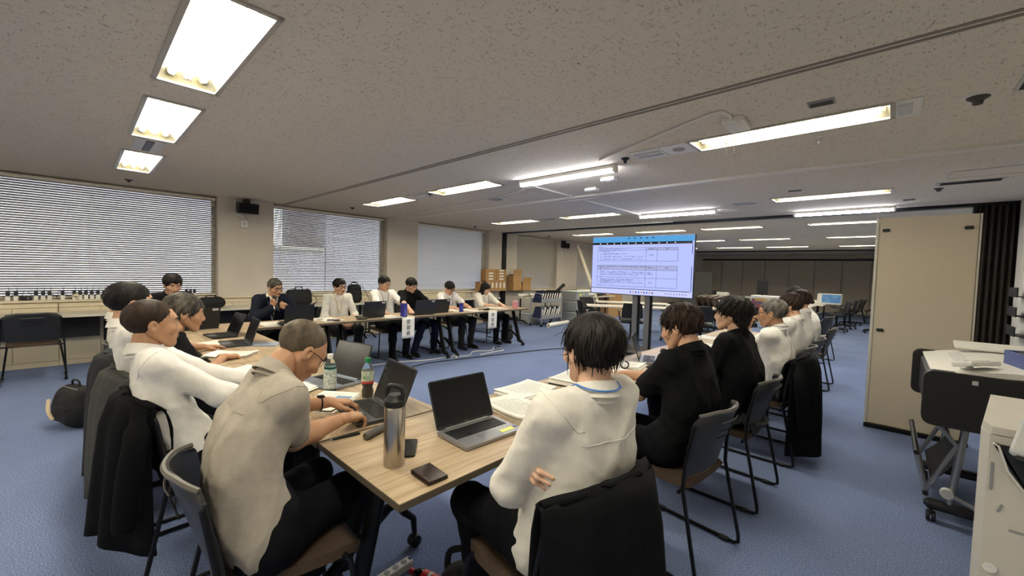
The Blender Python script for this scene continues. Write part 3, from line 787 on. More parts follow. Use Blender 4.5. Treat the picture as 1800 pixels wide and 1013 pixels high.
chair(-.98, 8.9, 78, 'empty light-seated chair with its back to us, nearest of those beyond the right row', 'empty chairs')
chair(-1.25, 9.7, 85, 'empty chair just behind the light-seated chair beyond the right row', 'empty chairs')
lite = mat('light_seat_fabric', '9b948a', .85, var=.1, scale=150)
for o in COL.objects:
    if o.parent and o.name.startswith('seat') and 'light-seated chair with' in o.parent.get('label', ''):
        o.data = o.data.copy(); o.data.materials[0] = lite

# ------------------------------------------------------------------ screen on its stand
def screen():
    A = Vector((-4.16, 6.66, 0)); B = Vector((-2.33, 6.80, 0)); Wd = (B - A).length; zc = 1.585; Hh = 1.055
    rz = math.atan2(B.y - A.y, B.x - A.x)
    t = thing('presentation_screen', 'large flat screen on a wheeled stand showing a white document with two tables', 'screen', ((A.x + B.x) / 2, (A.y + B.y) / 2, 0), rz)
    MB().box((0, .03, zc), (Wd, .05, Hh), None, .006).build('casing', BLACKP, t)
    d = MB().box((0, .0035, zc), (Wd - .024, .004, Hh - .024)).build('display', emis('screen_lavender', 'b9c3ff', .40), t, False)
    w, h = Wd - .03, Hh - .03; F = -.0005
    E_blue = emis('screen_blue', '62b4f2', .32); E_black = mat('screen_black', '0b0d18', .3); E_line = mat('screen_line', '3c3f63', .4); E_txt = mat('screen_text', '23264a', .4)
    E_head = emis('screen_header_cell', 'b4bae6', .36); E_task = emis('screen_taskbar', 'c6ccff', .42)
    def rect(u0, u1, v0, v1, m, name, dy=0.0):    # u,v in 0..1 from the upper left corner
        x0, x1 = -w / 2 + u0 * w, -w / 2 + u1 * w; z0, z1 = zc + h / 2 - v1 * h, zc + h / 2 - v0 * h
        o = MB().add([(x0, F - dy, z0), (x1, F - dy, z0), (x1, F - dy, z1), (x0, F - dy, z1)], [(0, 1, 2, 3)]).build(name, m, d, False); return o
    rect(0, 1, 0, .095, E_blue, 'title_bar'); rect(0, .985, .095, .135, E_black, 'tool_bar'); rect(0, 1, .915, 1, E_task, 'task_bar'); rect(0, .985, .905, .915, E_black, 'window_edge')
    rect(.985, .99, .135, .3, E_black, 'scroll_mark'); rect(.985, .99, .5, .9, E_black, 'scroll_mark')
    def grid_(us, vs):
        mb = MB(); lw = .0022
        def seg(u0, v0, u1, v1):
            x0, x1 = -w / 2 + u0 * w, -w / 2 + u1 * w; z0, z1 = zc + h / 2 - v0 * h, zc + h / 2 - v1 * h
            if abs(x1 - x0) > abs(z1 - z0): q = [(x0, z0 - lw), (x1, z0 - lw), (x1, z0 + lw), (x0, z0 + lw)]
            else: q = [(x0 - lw, z1), (x0 + lw, z1), (x0 + lw, z0), (x0 - lw, z0)]
            mb.add([(a, F - .0012, b) for a, b in q], [(0, 1, 2, 3)])
        for v in vs: seg(us[0], v, us[-1], v)
        for u in us: seg(u, vs[0], u, vs[-1])
        mb.build('table_rule', E_line, d, False)
    rect(.55 + .02, .86, .195 + .0, .235, E_head, 'header_cell', .0004); rect(.06, .86, .5, .575, E_head, 'header_cell', .0004)
    grid_([.06, .095, .565, .672, .862], [.195, .235, .42]); grid_([.06, .095, .565, .672, .862], [.5, .575, .71, .865])
    def tx(s, u, v, size, al='LEFT'):
        o = text(s, size, E_txt, d, (-w / 2 + u * w, F - .0014, zc + h / 2 - v * h), (PI / 2, 0, 0), 'screen_text', al); o['kind'] = 'stuff'; return o
    tx('回答グループ', .065, .178, .026); tx('No  防災の取組に関する各県の状況について', .07, .216, .027)
    tx('今年度の取組について', .10, .255, .027); tx('・避難所の運営体制は整備していますか。', .105, .30, .027); tx('・具体的な数値、個別の計画など、どのように把握しているのか？', .105, .345, .027); tx('・計画の見直し、見込など、何か具体的な取組はしているのか？', .105, .39, .027)
    tx('回答状況', .618, .216, .026, 'CENTER'); tx('備考', .768, .216, .026, 'CENTER'); tx('未回答', .618, .32, .026, 'CENTER')
    tx('No  今年度、県の組織に関することや対応の体制、職員の派遣など意見があれば\n     教えてください。', .065, .537, .027)
    tx('1', .075, .64, .026); tx('訓練など（○○、初動対応）の実施内容について、計画は（どの程度）、（日程\n・メンバー）を想定しているか。また実施にあたって、各県の人的なバックアップ\n支援体制、特になければ予定の有無、記入にてご教示ください。', .10, .642, .026)
    tx('2', .075, .79, .026); tx('避難者の受入体制の整備、被災地支援物資の備蓄状況等）について。（\n防災倉庫の備蓄状況がわかれば教えていただけますか。\n現在の備蓄量のほかに不足が見込まれるもの、食料や日用品、医薬品等\nあれば記入してください。', .10, .787, .025)
    for v in (.537, .642, .787): tx('回答状況' if v < .6 else '検討中', .618, v, .026, 'CENTER')
    tx('備考', .768, .537, .026, 'CENTER')
    icons = [emis('icon_a', '3c6fd8', .3), emis('icon_b', 'e0a23a', .3), emis('icon_c', '39507a', .3), emis('icon_d', 'f4f6ff', .5)]
    for i in range(9): rect(.42 + i * .027, .432 + i * .027, .945, .972, icons[i % 3], 'task_icon', .001)
    for i in range(8): rect(.76 + i * .026, .768 + i * .026, .95, .966, icons[2], 'tray_icon', .001)
    for i in range(5): rect(.38 + i * .06, .40 + i * .06, .02, .035, E_black, 'tab_title', .001)
    for i in range(11): rect(.08 + i * .075, .09 + i * .075, .108, .122, icons[3], 'tool_icon', .001)
    # stand
    for x in (-.09, .13):
        MB().box((x, .14, .62), (.10, .05, 1.1), None, .006).build('column', mat('grey_column', '8a8a88', .35, metal=.5), t)
        MB().box((x + .065, .14, .62), (.03, .07, 1.1), None, .004).build('column_cover', DARKM, t)
    mb = MB(); mb.box((0, .05, .085), (1.05, .7, .05), None, .015); mb.build('base_plate', mat('dark_grey_steel', '4e4c4a', .4, metal=.4), t)
    MB().box((0, -.02, .04), (1.12, .8, .035), None, .01).build('base_skirt', BLACKP, t)
    for x in (-.48, .48):
        for y in (-.3, .3): castor_mb(x, y).build('castor', BLACKP, t)
    mb = MB(); mb.box((0, .09, 1.5), (.5, .06, .5), None, .01); mb.build('mount', DARKM, t)
screen()
# ------------------------------------------------------------------ people
SKIN = {k: mat('skin_' + k, c, .5, var=.05, scale=18, spec=.35) for k, c in (('tan', 'c79c80'), ('fair', 'd8b096'), ('brown', 'b58a6c'))}
EYE = mat('eye_dark', '1c1512', .3); LIP = mat('lip', 'a5685a', .5)
def cloth(name, col, var=.03, bump=.28, bs=24, rough=.85): return mat(name, col, rough, var=var, scale=40, bump=bump, bscale=bs, spec=.15)
C_WHITE = cloth('white_shirt_cotton', 'e6e3de'); C_WHITE2 = cloth('ivory_shirt_cotton', 'dcd8d0'); C_GREY = cloth('grey_beige_shirt_cotton', 'a59d92', .05)
C_BLACK = cloth('black_shirt_knit', '111214', .1); C_NAVY = cloth('navy_suit_wool', '1b1f2b', .1); C_TRB = cloth('black_trouser_wool', '101116', .1); C_TRN = cloth('navy_trouser_wool', '1c2233', .1)
C_TRG = cloth('dark_grey_trouser', '2a2a2c', .1); C_CREAM = cloth('cream_blouse', 'e2ddd0')
C_JG = cloth('grey_jacket_wool', '4a4a49', .1); C_JC = cloth('charcoal_jacket_wool', '333437', .1); C_JB = cloth('black_jacket_wool', '0e0f12', .1)
SHOE = mat('black_shoe_leather', '141312', .35, var=.1)
def hairm(name, c1, c2): return mat(name, c1, .55, col2=c2, scale=26, stretch=(1, 1, .25), bump=.35, bscale=70, spec=.22)
H_BLK = hairm('black_hair', '241f1d', '100d0c'); H_BRN = hairm('dark_brown_hair', '3a2a22', '1b1210'); H_GRY = hairm('grey_hair', '7d7973', '35312e'); H_SALT = hairm('salt_and_pepper_hair', '5d574f', '221e1b')
H_BUZZ = hairm('cropped_grey_brown_hair', '6d6152', '3d352c'); H_SHORT = hairm('short_brown_black_hair', '42342b', '231a15')

def head_prims(wide=1.0):
    s = lambda x: x * wide
    P = [E_((0, -.018, .04), (s(.076), .097, .083)), E_((0, .02, .01), (s(.07), .072, .085)),
         S_((0, .04, -.035), (0, .066, -.094), .048, .026), S_((s(.05), .0, -.03), (s(.02), .058, -.095), .027, .02), S_((s(-.05), .0, -.03), (s(-.02), .058, -.095), .027, .02),
         S_((s(-.03), .074, .034), (s(.03), .074, .034), .016), S_((0, .086, .02), (0, .106, -.028), .008, .0125), S_((-.012, .094, -.034), (.012, .094, -.034), .0085),
         E_((s(.042), .058, -.022), (.026, .028, .026)), E_((s(-.042), .058, -.022), (.026, .028, .026)),
         Neg(E_((s(.032), .102, .012), (.019, .02, .0105))), Neg(E_((s(-.032), .102, .012), (.019, .02, .0105))),
         E_((s(.031), .072, .010), (.0145, .0135, .0125)), E_((s(-.031), .072, .010), (.0145, .0135, .0125)),
         S_((-.02, .084, -.0545), (.02, .084, -.0545), .0075), S_((-.017, .082, -.066), (.017, .082, -.066), .0085)]
    return P
def ear_prims(wide=1.0):
    out = []
    for s in (-1, 1):
        x = s * .074 * wide
        out += [E_((x + s * .006, -.008, -.002), (.009, .021, .032)), Neg(E_((x + s * .015, -.003, .002), (.008, .010, .017)))]
    return out
HEADS = {}; YS = {}
def head_mesh(vox, wide):
    key = (vox, wide)
    if key not in HEADS:
        v, f = sdf(head_prims(wide), vox, .018); e, g = sdf(ear_prims(wide), vox * .75, .006)
        tree = BVHTree.FromPolygons([tuple(q) for q in v], [tuple(q) for q in f])
        def ys(x, z):
            h = tree.ray_cast(Vector((x, .3, z)), Vector((0, -1, 0))); return h[0].y if h[0] is not None else .09
        YS[key] = ys; parts = [(v, f, None, 0), (e, g, None, 0)]
        def put(mb, m): parts.append((np.array(mb.v), np.array([q if len(q) == 4 else (*q, q[-1]) for q in mb.f if len(q) < 5]), None, m))
        for s in (-1, 1):
            x = s * .031 * wide; y = ys(x, .009)
            mb = MB(); mb.ball((x, y - .0022, .0088), (.0132, .0042, .0058), 10, 6); put(mb, 3)
            mb = MB(); mb.ball((x, y + .0004, .0090), (.0056, .0026, .0056), 10, 6); put(mb, 1)
            mb = MB(); mb.tube([(x + s2 * .0145, ys(x + s2 * .0145, .0105 + dz) + .0004, .0085 + dz) for s2, dz in ((-1, .001), (-.5, .0048), (.2, .0058), (1, .0022))], [.0008, .0016, .0017, .0008], 5); put(mb, 1)
        for z, r, m in ((-.0552, .0034, 2), (-.0635, .0042, 2)):
            mb = MB(); mb.tube([(x, ys(x, z) - .0006, z + (.0012 if abs(x) < .004 and m == 2 and z > -.06 else 0)) for x in (-.023, -.015, -.006, 0, .006, .015, .023)], [.0012, r * .8, r, r * .85, r, r * .8, .0012], 6); put(mb, m)
        mb = MB(); mb.tube([(x, ys(x, -.0594) + .0022, -.0594 + .0006 * (abs(x) > .018)) for x in (-.0245, -.016, -.007, 0, .007, .016, .0245)], .0011, 5); put(mb, 1)
        HEADS[key] = join(parts)
    return HEADS[key]
HANDS = {}
def hand_mesh(pose, vox):
    """right hand, wrist at the origin, fingers to +y, back of the hand +z, thumb on -x"""
    key = (pose, vox)
    if key in HANDS: return HANDS[key]
    curl = {'flat': (12, 14, 8), 'type': (28, 38, 22), 'grip': (62, 78, 50), 'relax': (34, 36, 22), 'fist': (75, 88, 60)}[pose]
    P = [S_((0, -.03, 0), (0, .012, 0), .0235, .022), S_((.012, -.02, 0), (.012, .01, 0), .019), S_((-.012, -.02, 0), (-.012, .01, 0), .019)]
    base = [(-.029, .083, .000), (-.0095, .088, .002), (.010, .084, .001), (.0285, .076, -.002)]
    ln = [(.042, .025, .020), (.046, .029, .021), (.042, .027, .020), (.033, .021, .018)]; rr = [.0090, .0092, .0087, .0078]; spread = (8, 2, -4, -11)
    for b, l, r, sp, i in zip(base, ln, rr, spread, range(4)):
        P.append(S_((b[0] * .55, .012, -.002), b, .0155, .0115))
        p = np.array(b); a = 0
        for seg_, c in zip(l, curl):
            a += c * (1 + .12 * i); ca, sa = math.cos(R(a)), math.sin(R(a))
            q = p + seg_ * np.array([-math.sin(R(sp)) * ca, ca * math.cos(R(sp)), -sa]); r2 = r * .93
            P.append(S_(p, q, r, r2)); p, r = q, r2
    P.append(S_((0, .02, -.012), (.02, .06, -.012), .014, .012))
    if pose in ('grip', 'fist'): th = [(-.018, .012, -.006), (-.036, .048, -.026), (-.026, .074, -.046), (-.006, .086, -.054)]
    else: th = [(-.018, .012, -.006), (-.043, .044, -.016), (-.055, .073, -.024), (-.057, .098, -.031)]
    for p, q, r0, r1 in zip(th, th[1:], (.0165, .0120, .0098), (.0122, .0100, .0080)): P.append(S_(p, q, r0, r1))
    HANDS[key] = sdf(P, vox, .006); return HANDS[key]

def hair_mesh(style, vox, wide, seed):
    """style: dict(t thickness, line [(z, ymax)], low, bulk prims, groove)"""
    t = style['t']; w = wide
    P = [E_((0, -.02, .042), (.077 * w + t, .098 + t, .084 + t * 1.1))] + style.get('bulk', [])
    zs, ys = zip(*style['line']); zs = np.array(zs); ys = np.array(ys); lowz = style.get('low', -.075); gv = style.get('groove', .0022); nose = style.get('side', None)
    r = np.random.default_rng(seed); ph = r.uniform(0, 6.28, 6)
    def post(F, X, Y, Z):
        A = np.arctan2(X, Y + .02); E = np.arctan2(Z - .03, np.sqrt(X ** 2 + (Y + .02) ** 2))
        g = np.sin(A * 34 + 3 * np.sin(E * 5 + ph[0]) + ph[1]) * .6 + np.sin(A * 57 + 4 * np.sin(E * 4 + ph[2]) + ph[3]) * .4 + np.sin(A * 13 + E * 9 + ph[4]) * .8
        F = F + gv * g * np.clip(1.3 - np.abs(E), .2, 1)
        jit = .005 * np.sin(A * 23 + ph[5]) + .003 * np.sin(A * 51 + ph[0])
        yl = np.interp(Z + jit * 1.5 + .022 * (X / .065) ** 2 * (Z > -.01) + style.get('part', .012) * X / .06 + .006 * np.sin(X * 150 + ph[1]), zs, ys)
        m = Y - yl + .0 * X
        if 'temple' in style: m = m - style['temple'] * np.clip(1 - np.abs(X) / .07, 0, 1)      # hair reaches further forward in the middle
        F = np.maximum(F, m); F = np.maximum(F, (lowz + jit - style.get('lowslope', .0) * (Y + .1)) - Z)
        inner = np.sqrt((X / (.070 * w)) ** 2 + ((Y + .018) / .088) ** 2 + ((Z - .04) / .076) ** 2)
        return F
    return sdf(P, vox, .02, post)
def tufts(V, F, n, seed, length, width, lift, drop, fwd=0.0):
    """loose locks lying on the hair shell, combed away from the crown"""
    r = np.random.default_rng(seed); T = F[r.integers(0, len(F), n * 3)]
    C = V[T].mean(1); Nn = np.cross(V[T[:, 1]] - V[T[:, 0]], V[T[:, 2]] - V[T[:, 0]]); Nn /= (np.linalg.norm(Nn, axis=1, keepdims=True) + 1e-9)
    mb = MB(); k = 0
    for c, nn in zip(C, Nn):
        rad = c - np.array([0, -.03, .1]); rad[2] -= drop * .1
        if nn @ (c - np.array([0, -.02, .03])) < 0.02: continue
        d = rad + np.array([0, fwd, -drop]) * .12 + r.normal(size=3) * .018; d -= nn * (d @ nn); ld = np.linalg.norm(d)
        if ld < 1e-4: continue
        d /= ld; sd = np.cross(d, nn); L = length * r.uniform(.6, 1.3); w = width * r.uniform(.6, 1.3); pts = []
        for i in range(5):
            u = i / 4; p = c + d * (L * u) + nn * (lift * math.sin(u * PI * .8) - .0018 - .006 * u * u) + np.array([0, 0, -1]) * drop * L * .28 * u * u
            ww = w * (1 - u) ** .7 + .0003
            pts += [p + sd * ww, p + nn * ww * .55, p - sd * ww]
        mb.add(pts, [(i * 3 + a, i * 3 + a + 1, i * 3 + a + 4, i * 3 + a + 3) for i in range(4) for a in (0, 1)])
        k += 1
        if k >= n: break
    if not mb.v: return None
    return np.array(mb.v), np.array(mb.f)
def collar_mb(C, ax, fr, r=.062, h=.036, open_=30):
    """folded shirt collar around the neck axis; fr points to the throat"""
    ax = Vector(ax).normalized(); fr = Vector(fr); fr = (fr - ax * fr.dot(ax)).normalized(); sd = fr.cross(ax); C = Vector(C)
    prof = [(.016, -.03), (.0, .0), (.001, h), (.007, h + .003), (.014, h * .55), (.021, .002), (.025, -.010)]
    def fn(u, v):
        a = R(open_ + (360 - 2 * open_) * u); i = v * (len(prof) - 1); j = min(int(i), len(prof) - 2); f = i - j
        dr = prof[j][0] * (1 - f) + prof[j + 1][0] * f; z = prof[j][1] * (1 - f) + prof[j + 1][1] * f
        back = .5 - .5 * math.cos(a); dip = -.024 * (1 - back) ** 2; pt = (-.016 if v > .7 else 0) * max(0, 1 - min(u, 1 - u) / .12)
        rr = r + dr; rad = fr * math.cos(a) * rr * 1.04 + sd * math.sin(a) * rr
        return C + rad + ax * (z * (.75 + .25 * back) + dip + pt)
    mb = MB(); mb.grid(fn, 40, 6, thick=.0025); return mb
ROW = lambda v: np.array(v, float)
def person(label, pos, th, head, hy, hp=0, hr=0, R_hand=None, L_hand=None, shirt=C_WHITE, sleeve='short', trousers=C_TRB, hair=None, hair_m=H_BLK, skin='tan',
           vox=.012, wide=1.0, neck=None, slouch=.03, tyaw=0.0, knees=None, ankles=None, elbows=(None, None), glasses=None, lanyard=None, seed=1, belly=1.0,
           collar=True, ntuft=0, tuft=(.04, .004, .004, .6, 0), hipz=.535, shw=.160, jacket=None, watch=False, fold=.010, loose=0.0, brow=True, hscale=.925, vnotch=.55, card=False, necklen=None):
    t = thing('person', label, 'person', (pos[0], pos[1], 0), R(th))
    M = Matrix.Translation((pos[0], pos[1], 0)) @ Matrix.Rotation(R(th), 4, 'Z'); Mi = M.inverted(); Ri = Mi.to_3x3()
    loc = lambda p: ROW(Mi @ Vector(p)); dr = lambda d: ROW((Ri @ Vector(d)).normalized())
    Hc = loc(head)
    HM = Matrix.Translation(Hc) @ Matrix.Rotation(R(hy - th), 4, 'Z') @ Matrix.Rotation(R(-hp), 4, 'X') @ Matrix.Rotation(R(hr), 4, 'Y') @ Matrix.Scale(hscale, 4)
    HMa = np.array(HM); hpt = lambda p: HMa[:3, :3] @ ROW(p) + HMa[:3, 3]
    hip = ROW((0, .0, hipz))
    if neck is None:
        up = ROW(Hc) - hip; up /= np.linalg.norm(up); N = hpt((0, -.045, -.082)) - up * .028
    else: N = loc(neck)
    ca, sa = math.cos(R(tyaw)), math.sin(R(tyaw)); axr = ROW((ca, sa, 0)); fw = ROW((-sa, ca, 0))
    up = N - hip; up /= np.linalg.norm(up); fwp = fw - up * (fw @ up); fwp /= np.linalg.norm(fwp)
    Sc = N - up * .052 - fwp * .005
    Ssh = [Sc + axr * s * (shw) - up * .012 + fwp * .012 for s in (-1, 1)]       # left, right
    # arms: inverse kinematics for the elbows
    arms = []
    for s, hd, eh in ((-1, L_hand, elbows[0]), (1, R_hand, elbows[1])):
        S = Ssh[0 if s < 0 else 1]
        if hd is None: hd = (M @ Vector((s * .075, .27, .60)), M.to_3x3() @ Vector((-s * .35, .9, -.25)), M.to_3x3() @ Vector((0, .25, 1)), 'relax')
        Wr = loc(hd[0]); hdir = dr(hd[1]); hn = dr(hd[2]); hn = hn - hdir * (hn @ hdir); hn /= np.linalg.norm(hn)
        ua, fa = .285, .255; d = Wr - S; D = np.linalg.norm(d)
        if D > ua + fa - .005: sc = D / (ua + fa - .005); ua *= sc; fa *= sc
        if eh is not None: El = loc(eh)
        else:
            u = d / D; a = (ua * ua - fa * fa + D * D) / (2 * D); hgt = math.sqrt(max(ua * ua - a * a, 1e-6))
            hint = ROW((s * .75, -.35, -.6)); hint -= u * (hint @ u); hint /= np.linalg.norm(hint); El = S + u * a + hint * hgt
        arms.append((S, El, Wr, hdir, hn, hd[3], s))
    far = vox > .0095
    # ---- body: head, neck, trunk, arms and hands as one mesh
    lv = 8; lo = hip + ROW((0, -.01, .005)); hiA = N - up * .075; LV = []
    for i in range(lv):
        u = i / (lv - 1); LV.append(lo * (1 - u) + hiA * u - fwp * slouch * math.sin(u * PI))
    core = [S_(a_ - axr * .05, a_ + axr * .05, .06) for a_ in LV[:-1]] + [S_(LV[-1], N - up * .01, .055, .05), S_(N - up * .015, hpt((0, -.028, -.055)), .052, .049)]
    for S, El, Wr, hdir, hn, ps, s in arms:
        cv = sleeve == 'long'; core += [S_(N - up * .05, S, .032, .036), S_(S, El, .036, .036 if not cv else .032), S_(El, El + (Wr - El) * .35, .036 if not cv else .030, .038 if not cv else .030), S_(El + (Wr - El) * .35, Wr, .038 if not cv else .030, .0255)]
    if knees is None: knees = (ROW((-.13, .43, .505)), ROW((.13, .43, .505)))
    else: knees = tuple(loc(k) for k in knees)
    if ankles is None: ankles = (ROW((-.12, .40, .085)), ROW((.12, .40, .085)))
    else: ankles = tuple(loc(k) for k in ankles)
    for s, K, A in ((-1, knees[0], ankles[0]), (1, knees[1], ankles[1])): core += [S_(hip + axr * s * .085, K, .065, .05), S_(K, A, .05, .038)]
    bv, bf = sdf(core, max(vox, .0105) if not far else .014, .03)
    hvx = .0045 if not far else .0062
    hv, hf, hm = head_mesh(hvx, wide)
    parts = [(bv, bf, None, 0)]
    Vj, Fj, mj = join(parts); allp = [(Vj, Fj, mj)]
    hv2 = hv @ HMa[:3, :3].T + HMa[:3, 3]; allp.append((hv2, hf, hm))
    for S, El, Wr, hdir, hn, ps, s in arms:
        X = np.cross(hdir, hn); m4 = np.eye(4); m4[:3, 0] = X * s; m4[:3, 1] = hdir; m4[:3, 2] = hn; m4[:3, 3] = Wr
        m4[:3, :3] *= .95
        v, f = hand_mesh(ps, .0032 if not far else .0055); v2, f2, _ = join([(v, f, m4, 0)]); allp.append((v2, f2, np.zeros(len(f2), int)))
    V = []; F = []; MI = []; o = 0
    for v, f, m in allp: V.append(v); F.append(f + o); MI.append(m); o += len(v)
    link('body', set_mesh('body', np.vstack(V), np.vstack(F), np.concatenate(MI), [SKIN[skin], EYE, LIP, mat('sclera', 'd9d3ca', .3)], True, 180), t)
    # ---- shirt
    sp = []
    for i, c in enumerate(LV):
        u = i / (lv - 1)
        w = np.interp(u, [0, .3, .65, 1], [.078, .070, .086, .090]); r = np.interp(u, [0, .25, .6, 1], [.102 * belly, .098 * belly, .098, .072]) + loose
        sp.append(S_(c - axr * w, c + axr * w, r))
    for S, El, Wr, hdir, hn, ps, s in arms:
        sp += [S_(N - up * .030 + axr * s * .030, S, .036 + loose * .5, .051 + loose * .5), S_(N - up * .10 + axr * s * .06, S - up * .02, .055, .05), S_(LV[4] + axr * s * .095, S + (El - S) * .25, .075, .048), S_(LV[5] + axr * s * .085, S + (El - S) * .05, .078, .054), S_(LV[6] + axr * s * .06, S, .070, .052), S_(N - up * .05 - fwp * .0, N - up * .015, .060, .056)]
        if sleeve == 'short': sp.append(S_(S, S + (El - S) * .74, .054 + loose, .058 + loose))
        elif sleeve == 'rolled': sp += [S_(S, El, .054 + loose, .050), S_(El, El + (Wr - El) * .22, .052, .050)]
        else: sp += [S_(S, El, .055 + loose, .052 + loose), S_(El, El + (Wr - El) * .94, .052 + loose, .042)]
    def shp(F, X, Y, Z, g=folds(fold, seed, 46)):
        F = g(F, X, Y, Z)
        dx, dy, dz = X - N[0], Y - N[1], Z - N[2]; al = dx * up[0] + dy * up[1] + dz * up[2]; rad = np.sqrt(np.maximum(dx * dx + dy * dy + dz * dz - al * al, 0))
        ff = dx * fwp[0] + dy * fwp[1] + dz * fwp[2]
        F = np.where(rad < .10, np.maximum(F, al - .002 + (vnotch * np.maximum(ff - .02, 0))), F)       # neck opening, lower at the throat
        return F
    sv, sf = sdf(sp, vox, .026, shp); link('shirt', set_mesh('shirt', sv, sf, None, [shirt], True, 180), t)
    tree = BVHTree.FromPolygons([tuple(p) for p in sv], [tuple(q) for q in sf])
    if sleeve in ('short', 'rolled') and not far:
        for S, El, Wr, hdir, hn, ps, s in arms:
            e = S + (El - S) * .74 if sleeve == 'short' else El + (Wr - El) * .22; d = (El - S) / np.linalg.norm(El - S) if sleeve == 'short' else (Wr - El) / np.linalg.norm(Wr - El)
            r = (.0585 if sleeve == 'short' else .0505) + loose; e = e + d * r * .62; r *= .80
            a_ = np.cross(d, (0, 0, 1)); a_ /= np.linalg.norm(a_); b_ = np.cross(a_, d)
            mb = MB(); mb.tube([Vector(e + (a_ * math.cos(x) + b_ * math.sin(x)) * (r + .0015)) for x in np.linspace(0, 2 * PI, 25)[:-1]], .0035, 6, closed=True)
            mb.build('sleeve_hem', shirt, t)
    if vox < .0098:
        def seam(pts, r=.0016, closed=False):
            P = []
            for q in pts:
                h = tree.find_nearest(Vector(q))
                if h[0] is not None: P.append(h[0] + h[1] * .0004)
            if len(P) > 2:
                mb = MB(); mb.tube(P, r, 5, closed=closed); mb.build('seam', shirt, t)
        for S, El, Wr, hdir, hn, ps, s in arms:
            d = (S - N) / np.linalg.norm(S - N); d = d * .75 + (El - S) / np.linalg.norm(El - S) * .45; d /= np.linalg.norm(d)
            a_ = np.cross(d, fwp); a_ /= np.linalg.norm(a_); b_ = np.cross(d, a_); c = S - d * .012
            seam([c + (a_ * math.cos(x) * .085 + b_ * math.sin(x) * .075) for x in np.linspace(0, 2 * PI, 29)[:-1]], .0018, True)
        seam([N - up * .12 - fwp * .3 + axr * x for x in np.linspace(-.15, .15, 15)] if False else [((tree.ray_cast(Vector(N - up * (.125 - .012 * abs(x) / .15) - fwp * .4 + axr * x), Vector(fwp)))[0] or Vector(N)) for x in np.linspace(-.135, .135, 17)])
    if collar:
        nd = hpt((0, -.03, -.06)) - N; mb = collar_mb(N - up * .012 + fwp * .003, nd / np.linalg.norm(nd) * .7 + up * .3, fwp, r=.055)
        mb.build('collar', shirt, t, True, 60)
    if collar and sleeve != 'x' and abs(th + 90) < 10:
        for x in (-.016, .016):
            P = [tree.ray_cast(Vector(N - up * z + axr * x + fwp * .4), Vector(-fwp))[0] for z in np.linspace(.09, .44, 14)]; P = [q + Vector(fwp) * .0004 for q in P if q is not None]
            if len(P) > 3: mb = MB(); mb.tube(P, .0014, 4); mb.build('placket_seam', shirt, t)
        for z in np.linspace(.12, .40, 5):
            q = tree.ray_cast(Vector(N - up * z + fwp * .4), Vector(-fwp))[0]
            if q is not None: mb = MB(); mb.ball(q + Vector(fwp) * .001, (.0055, .0055, .0055), 8, 5); mb.build('button', LGREY if shirt not in (C_BLACK,) else BLACKP, t)
        if shirt in (C_WHITE, C_WHITE2):
            P = []
            for x, z in ((.045, .16), (.125, .155), (.125, .25), (.085, .27), (.045, .25), (.045, .16)):
                q = tree.ray_cast(Vector(N - up * z + axr * -x + fwp * .4), Vector(-fwp))[0]
                if q is not None: P.append(q + Vector(fwp) * .0006)
            if len(P) == 6: mb = MB(); mb.tube(P, .0014, 4); mb.build('pocket_seam', shirt, t)
    if jacket is not None:      # open suit jacket: same pattern, a little larger, front cut open
        jp = [(q[0], q[1], q[2], q[3] + .012, q[4] + .012) for q in sp]
        def cut(F, X, Y, Z, g=folds(.006, seed + 5)):
            F = g(F, X, Y, Z); rx = (X - N[0]) * axr[0] + (Y - N[1]) * axr[1]; ry = (X - N[0]) * fw[0] + (Y - N[1]) * fw[1]
            wdt = np.clip((Z - (N[2] - .36)) * .26, 0, .075)
            return np.maximum(F, np.maximum(-(np.abs(rx) - wdt), 0) * 1.0 * (ry > -.01) + (ry <= -.01) * -1 + 0.0 * Z if False else np.where((np.abs(rx) < wdt) & (ry > -.02) & (Z < N[2] + .2), .01, F))
        jv, jf = sdf(jp, vox, .026, cut); jo = link('jacket', set_mesh('jacket', jv, jf, None, [jacket], True, 180), t)
        for s in (-1, 1):
            mb = MB(); P = []
            for i in range(9):
                u = i / 8; p = N + axr * s * (.07 * (1 - u) + .012) - up * (.0 + .30 * u) + fwp * .25
                h = tree.ray_cast(Vector(p), Vector(-fwp)); P.append((h[0] + Vector(fwp) * .018) if h[0] is not None else Vector(p - fwp * .12))
            mb.tube(P, [.012, .02, .026, .03, .03, .026, .02, .012, .004], 6, flat=.35); mb.build('lapel', jacket, t)
    # ---- trousers and shoes
    tp = [S_(hip - axr * .078, hip + axr * .078, .104 * belly), S_(hip + up * .05 - axr * .075, hip + up * .05 + axr * .075, .094 * belly)]
    for s, K, A in ((-1, knees[0], ankles[0]), (1, knees[1], ankles[1])):
        tp += [S_(hip + axr * s * .085, K, .092, .068), S_(K, K + (A - K) * .45, .066, .06), S_(K + (A - K) * .45, A, .06, .052)]
    tv, tf = sdf(tp, max(vox, .010), .03, folds(.006, seed + 3, 45)); link('trousers', set_mesh('trousers', tv, tf, None, [trousers], True, 180), t)
    for s, A in ((-1, ankles[0]), (1, ankles[1])):
        mb = sdf([S_((A[0], A[1] - .035, .038), (A[0] + s * .008, A[1] + .07, .036), .036, .034), S_((A[0] + s * .008, A[1] + .07, .036), (A[0] + s * .016, A[1] + .16, .028), .036, .027), S_((A[0], A[1] - .03, .04), (A[0], A[1] - .02, .075), .034, .035)],
                 .009, .02, lambda F, X, Y, Z: np.maximum(F, .002 - Z + 0 * X + 0 * Y))
        link('shoe', set_mesh('shoe', mb[0], mb[1], None, [SHOE], True, 180), t)
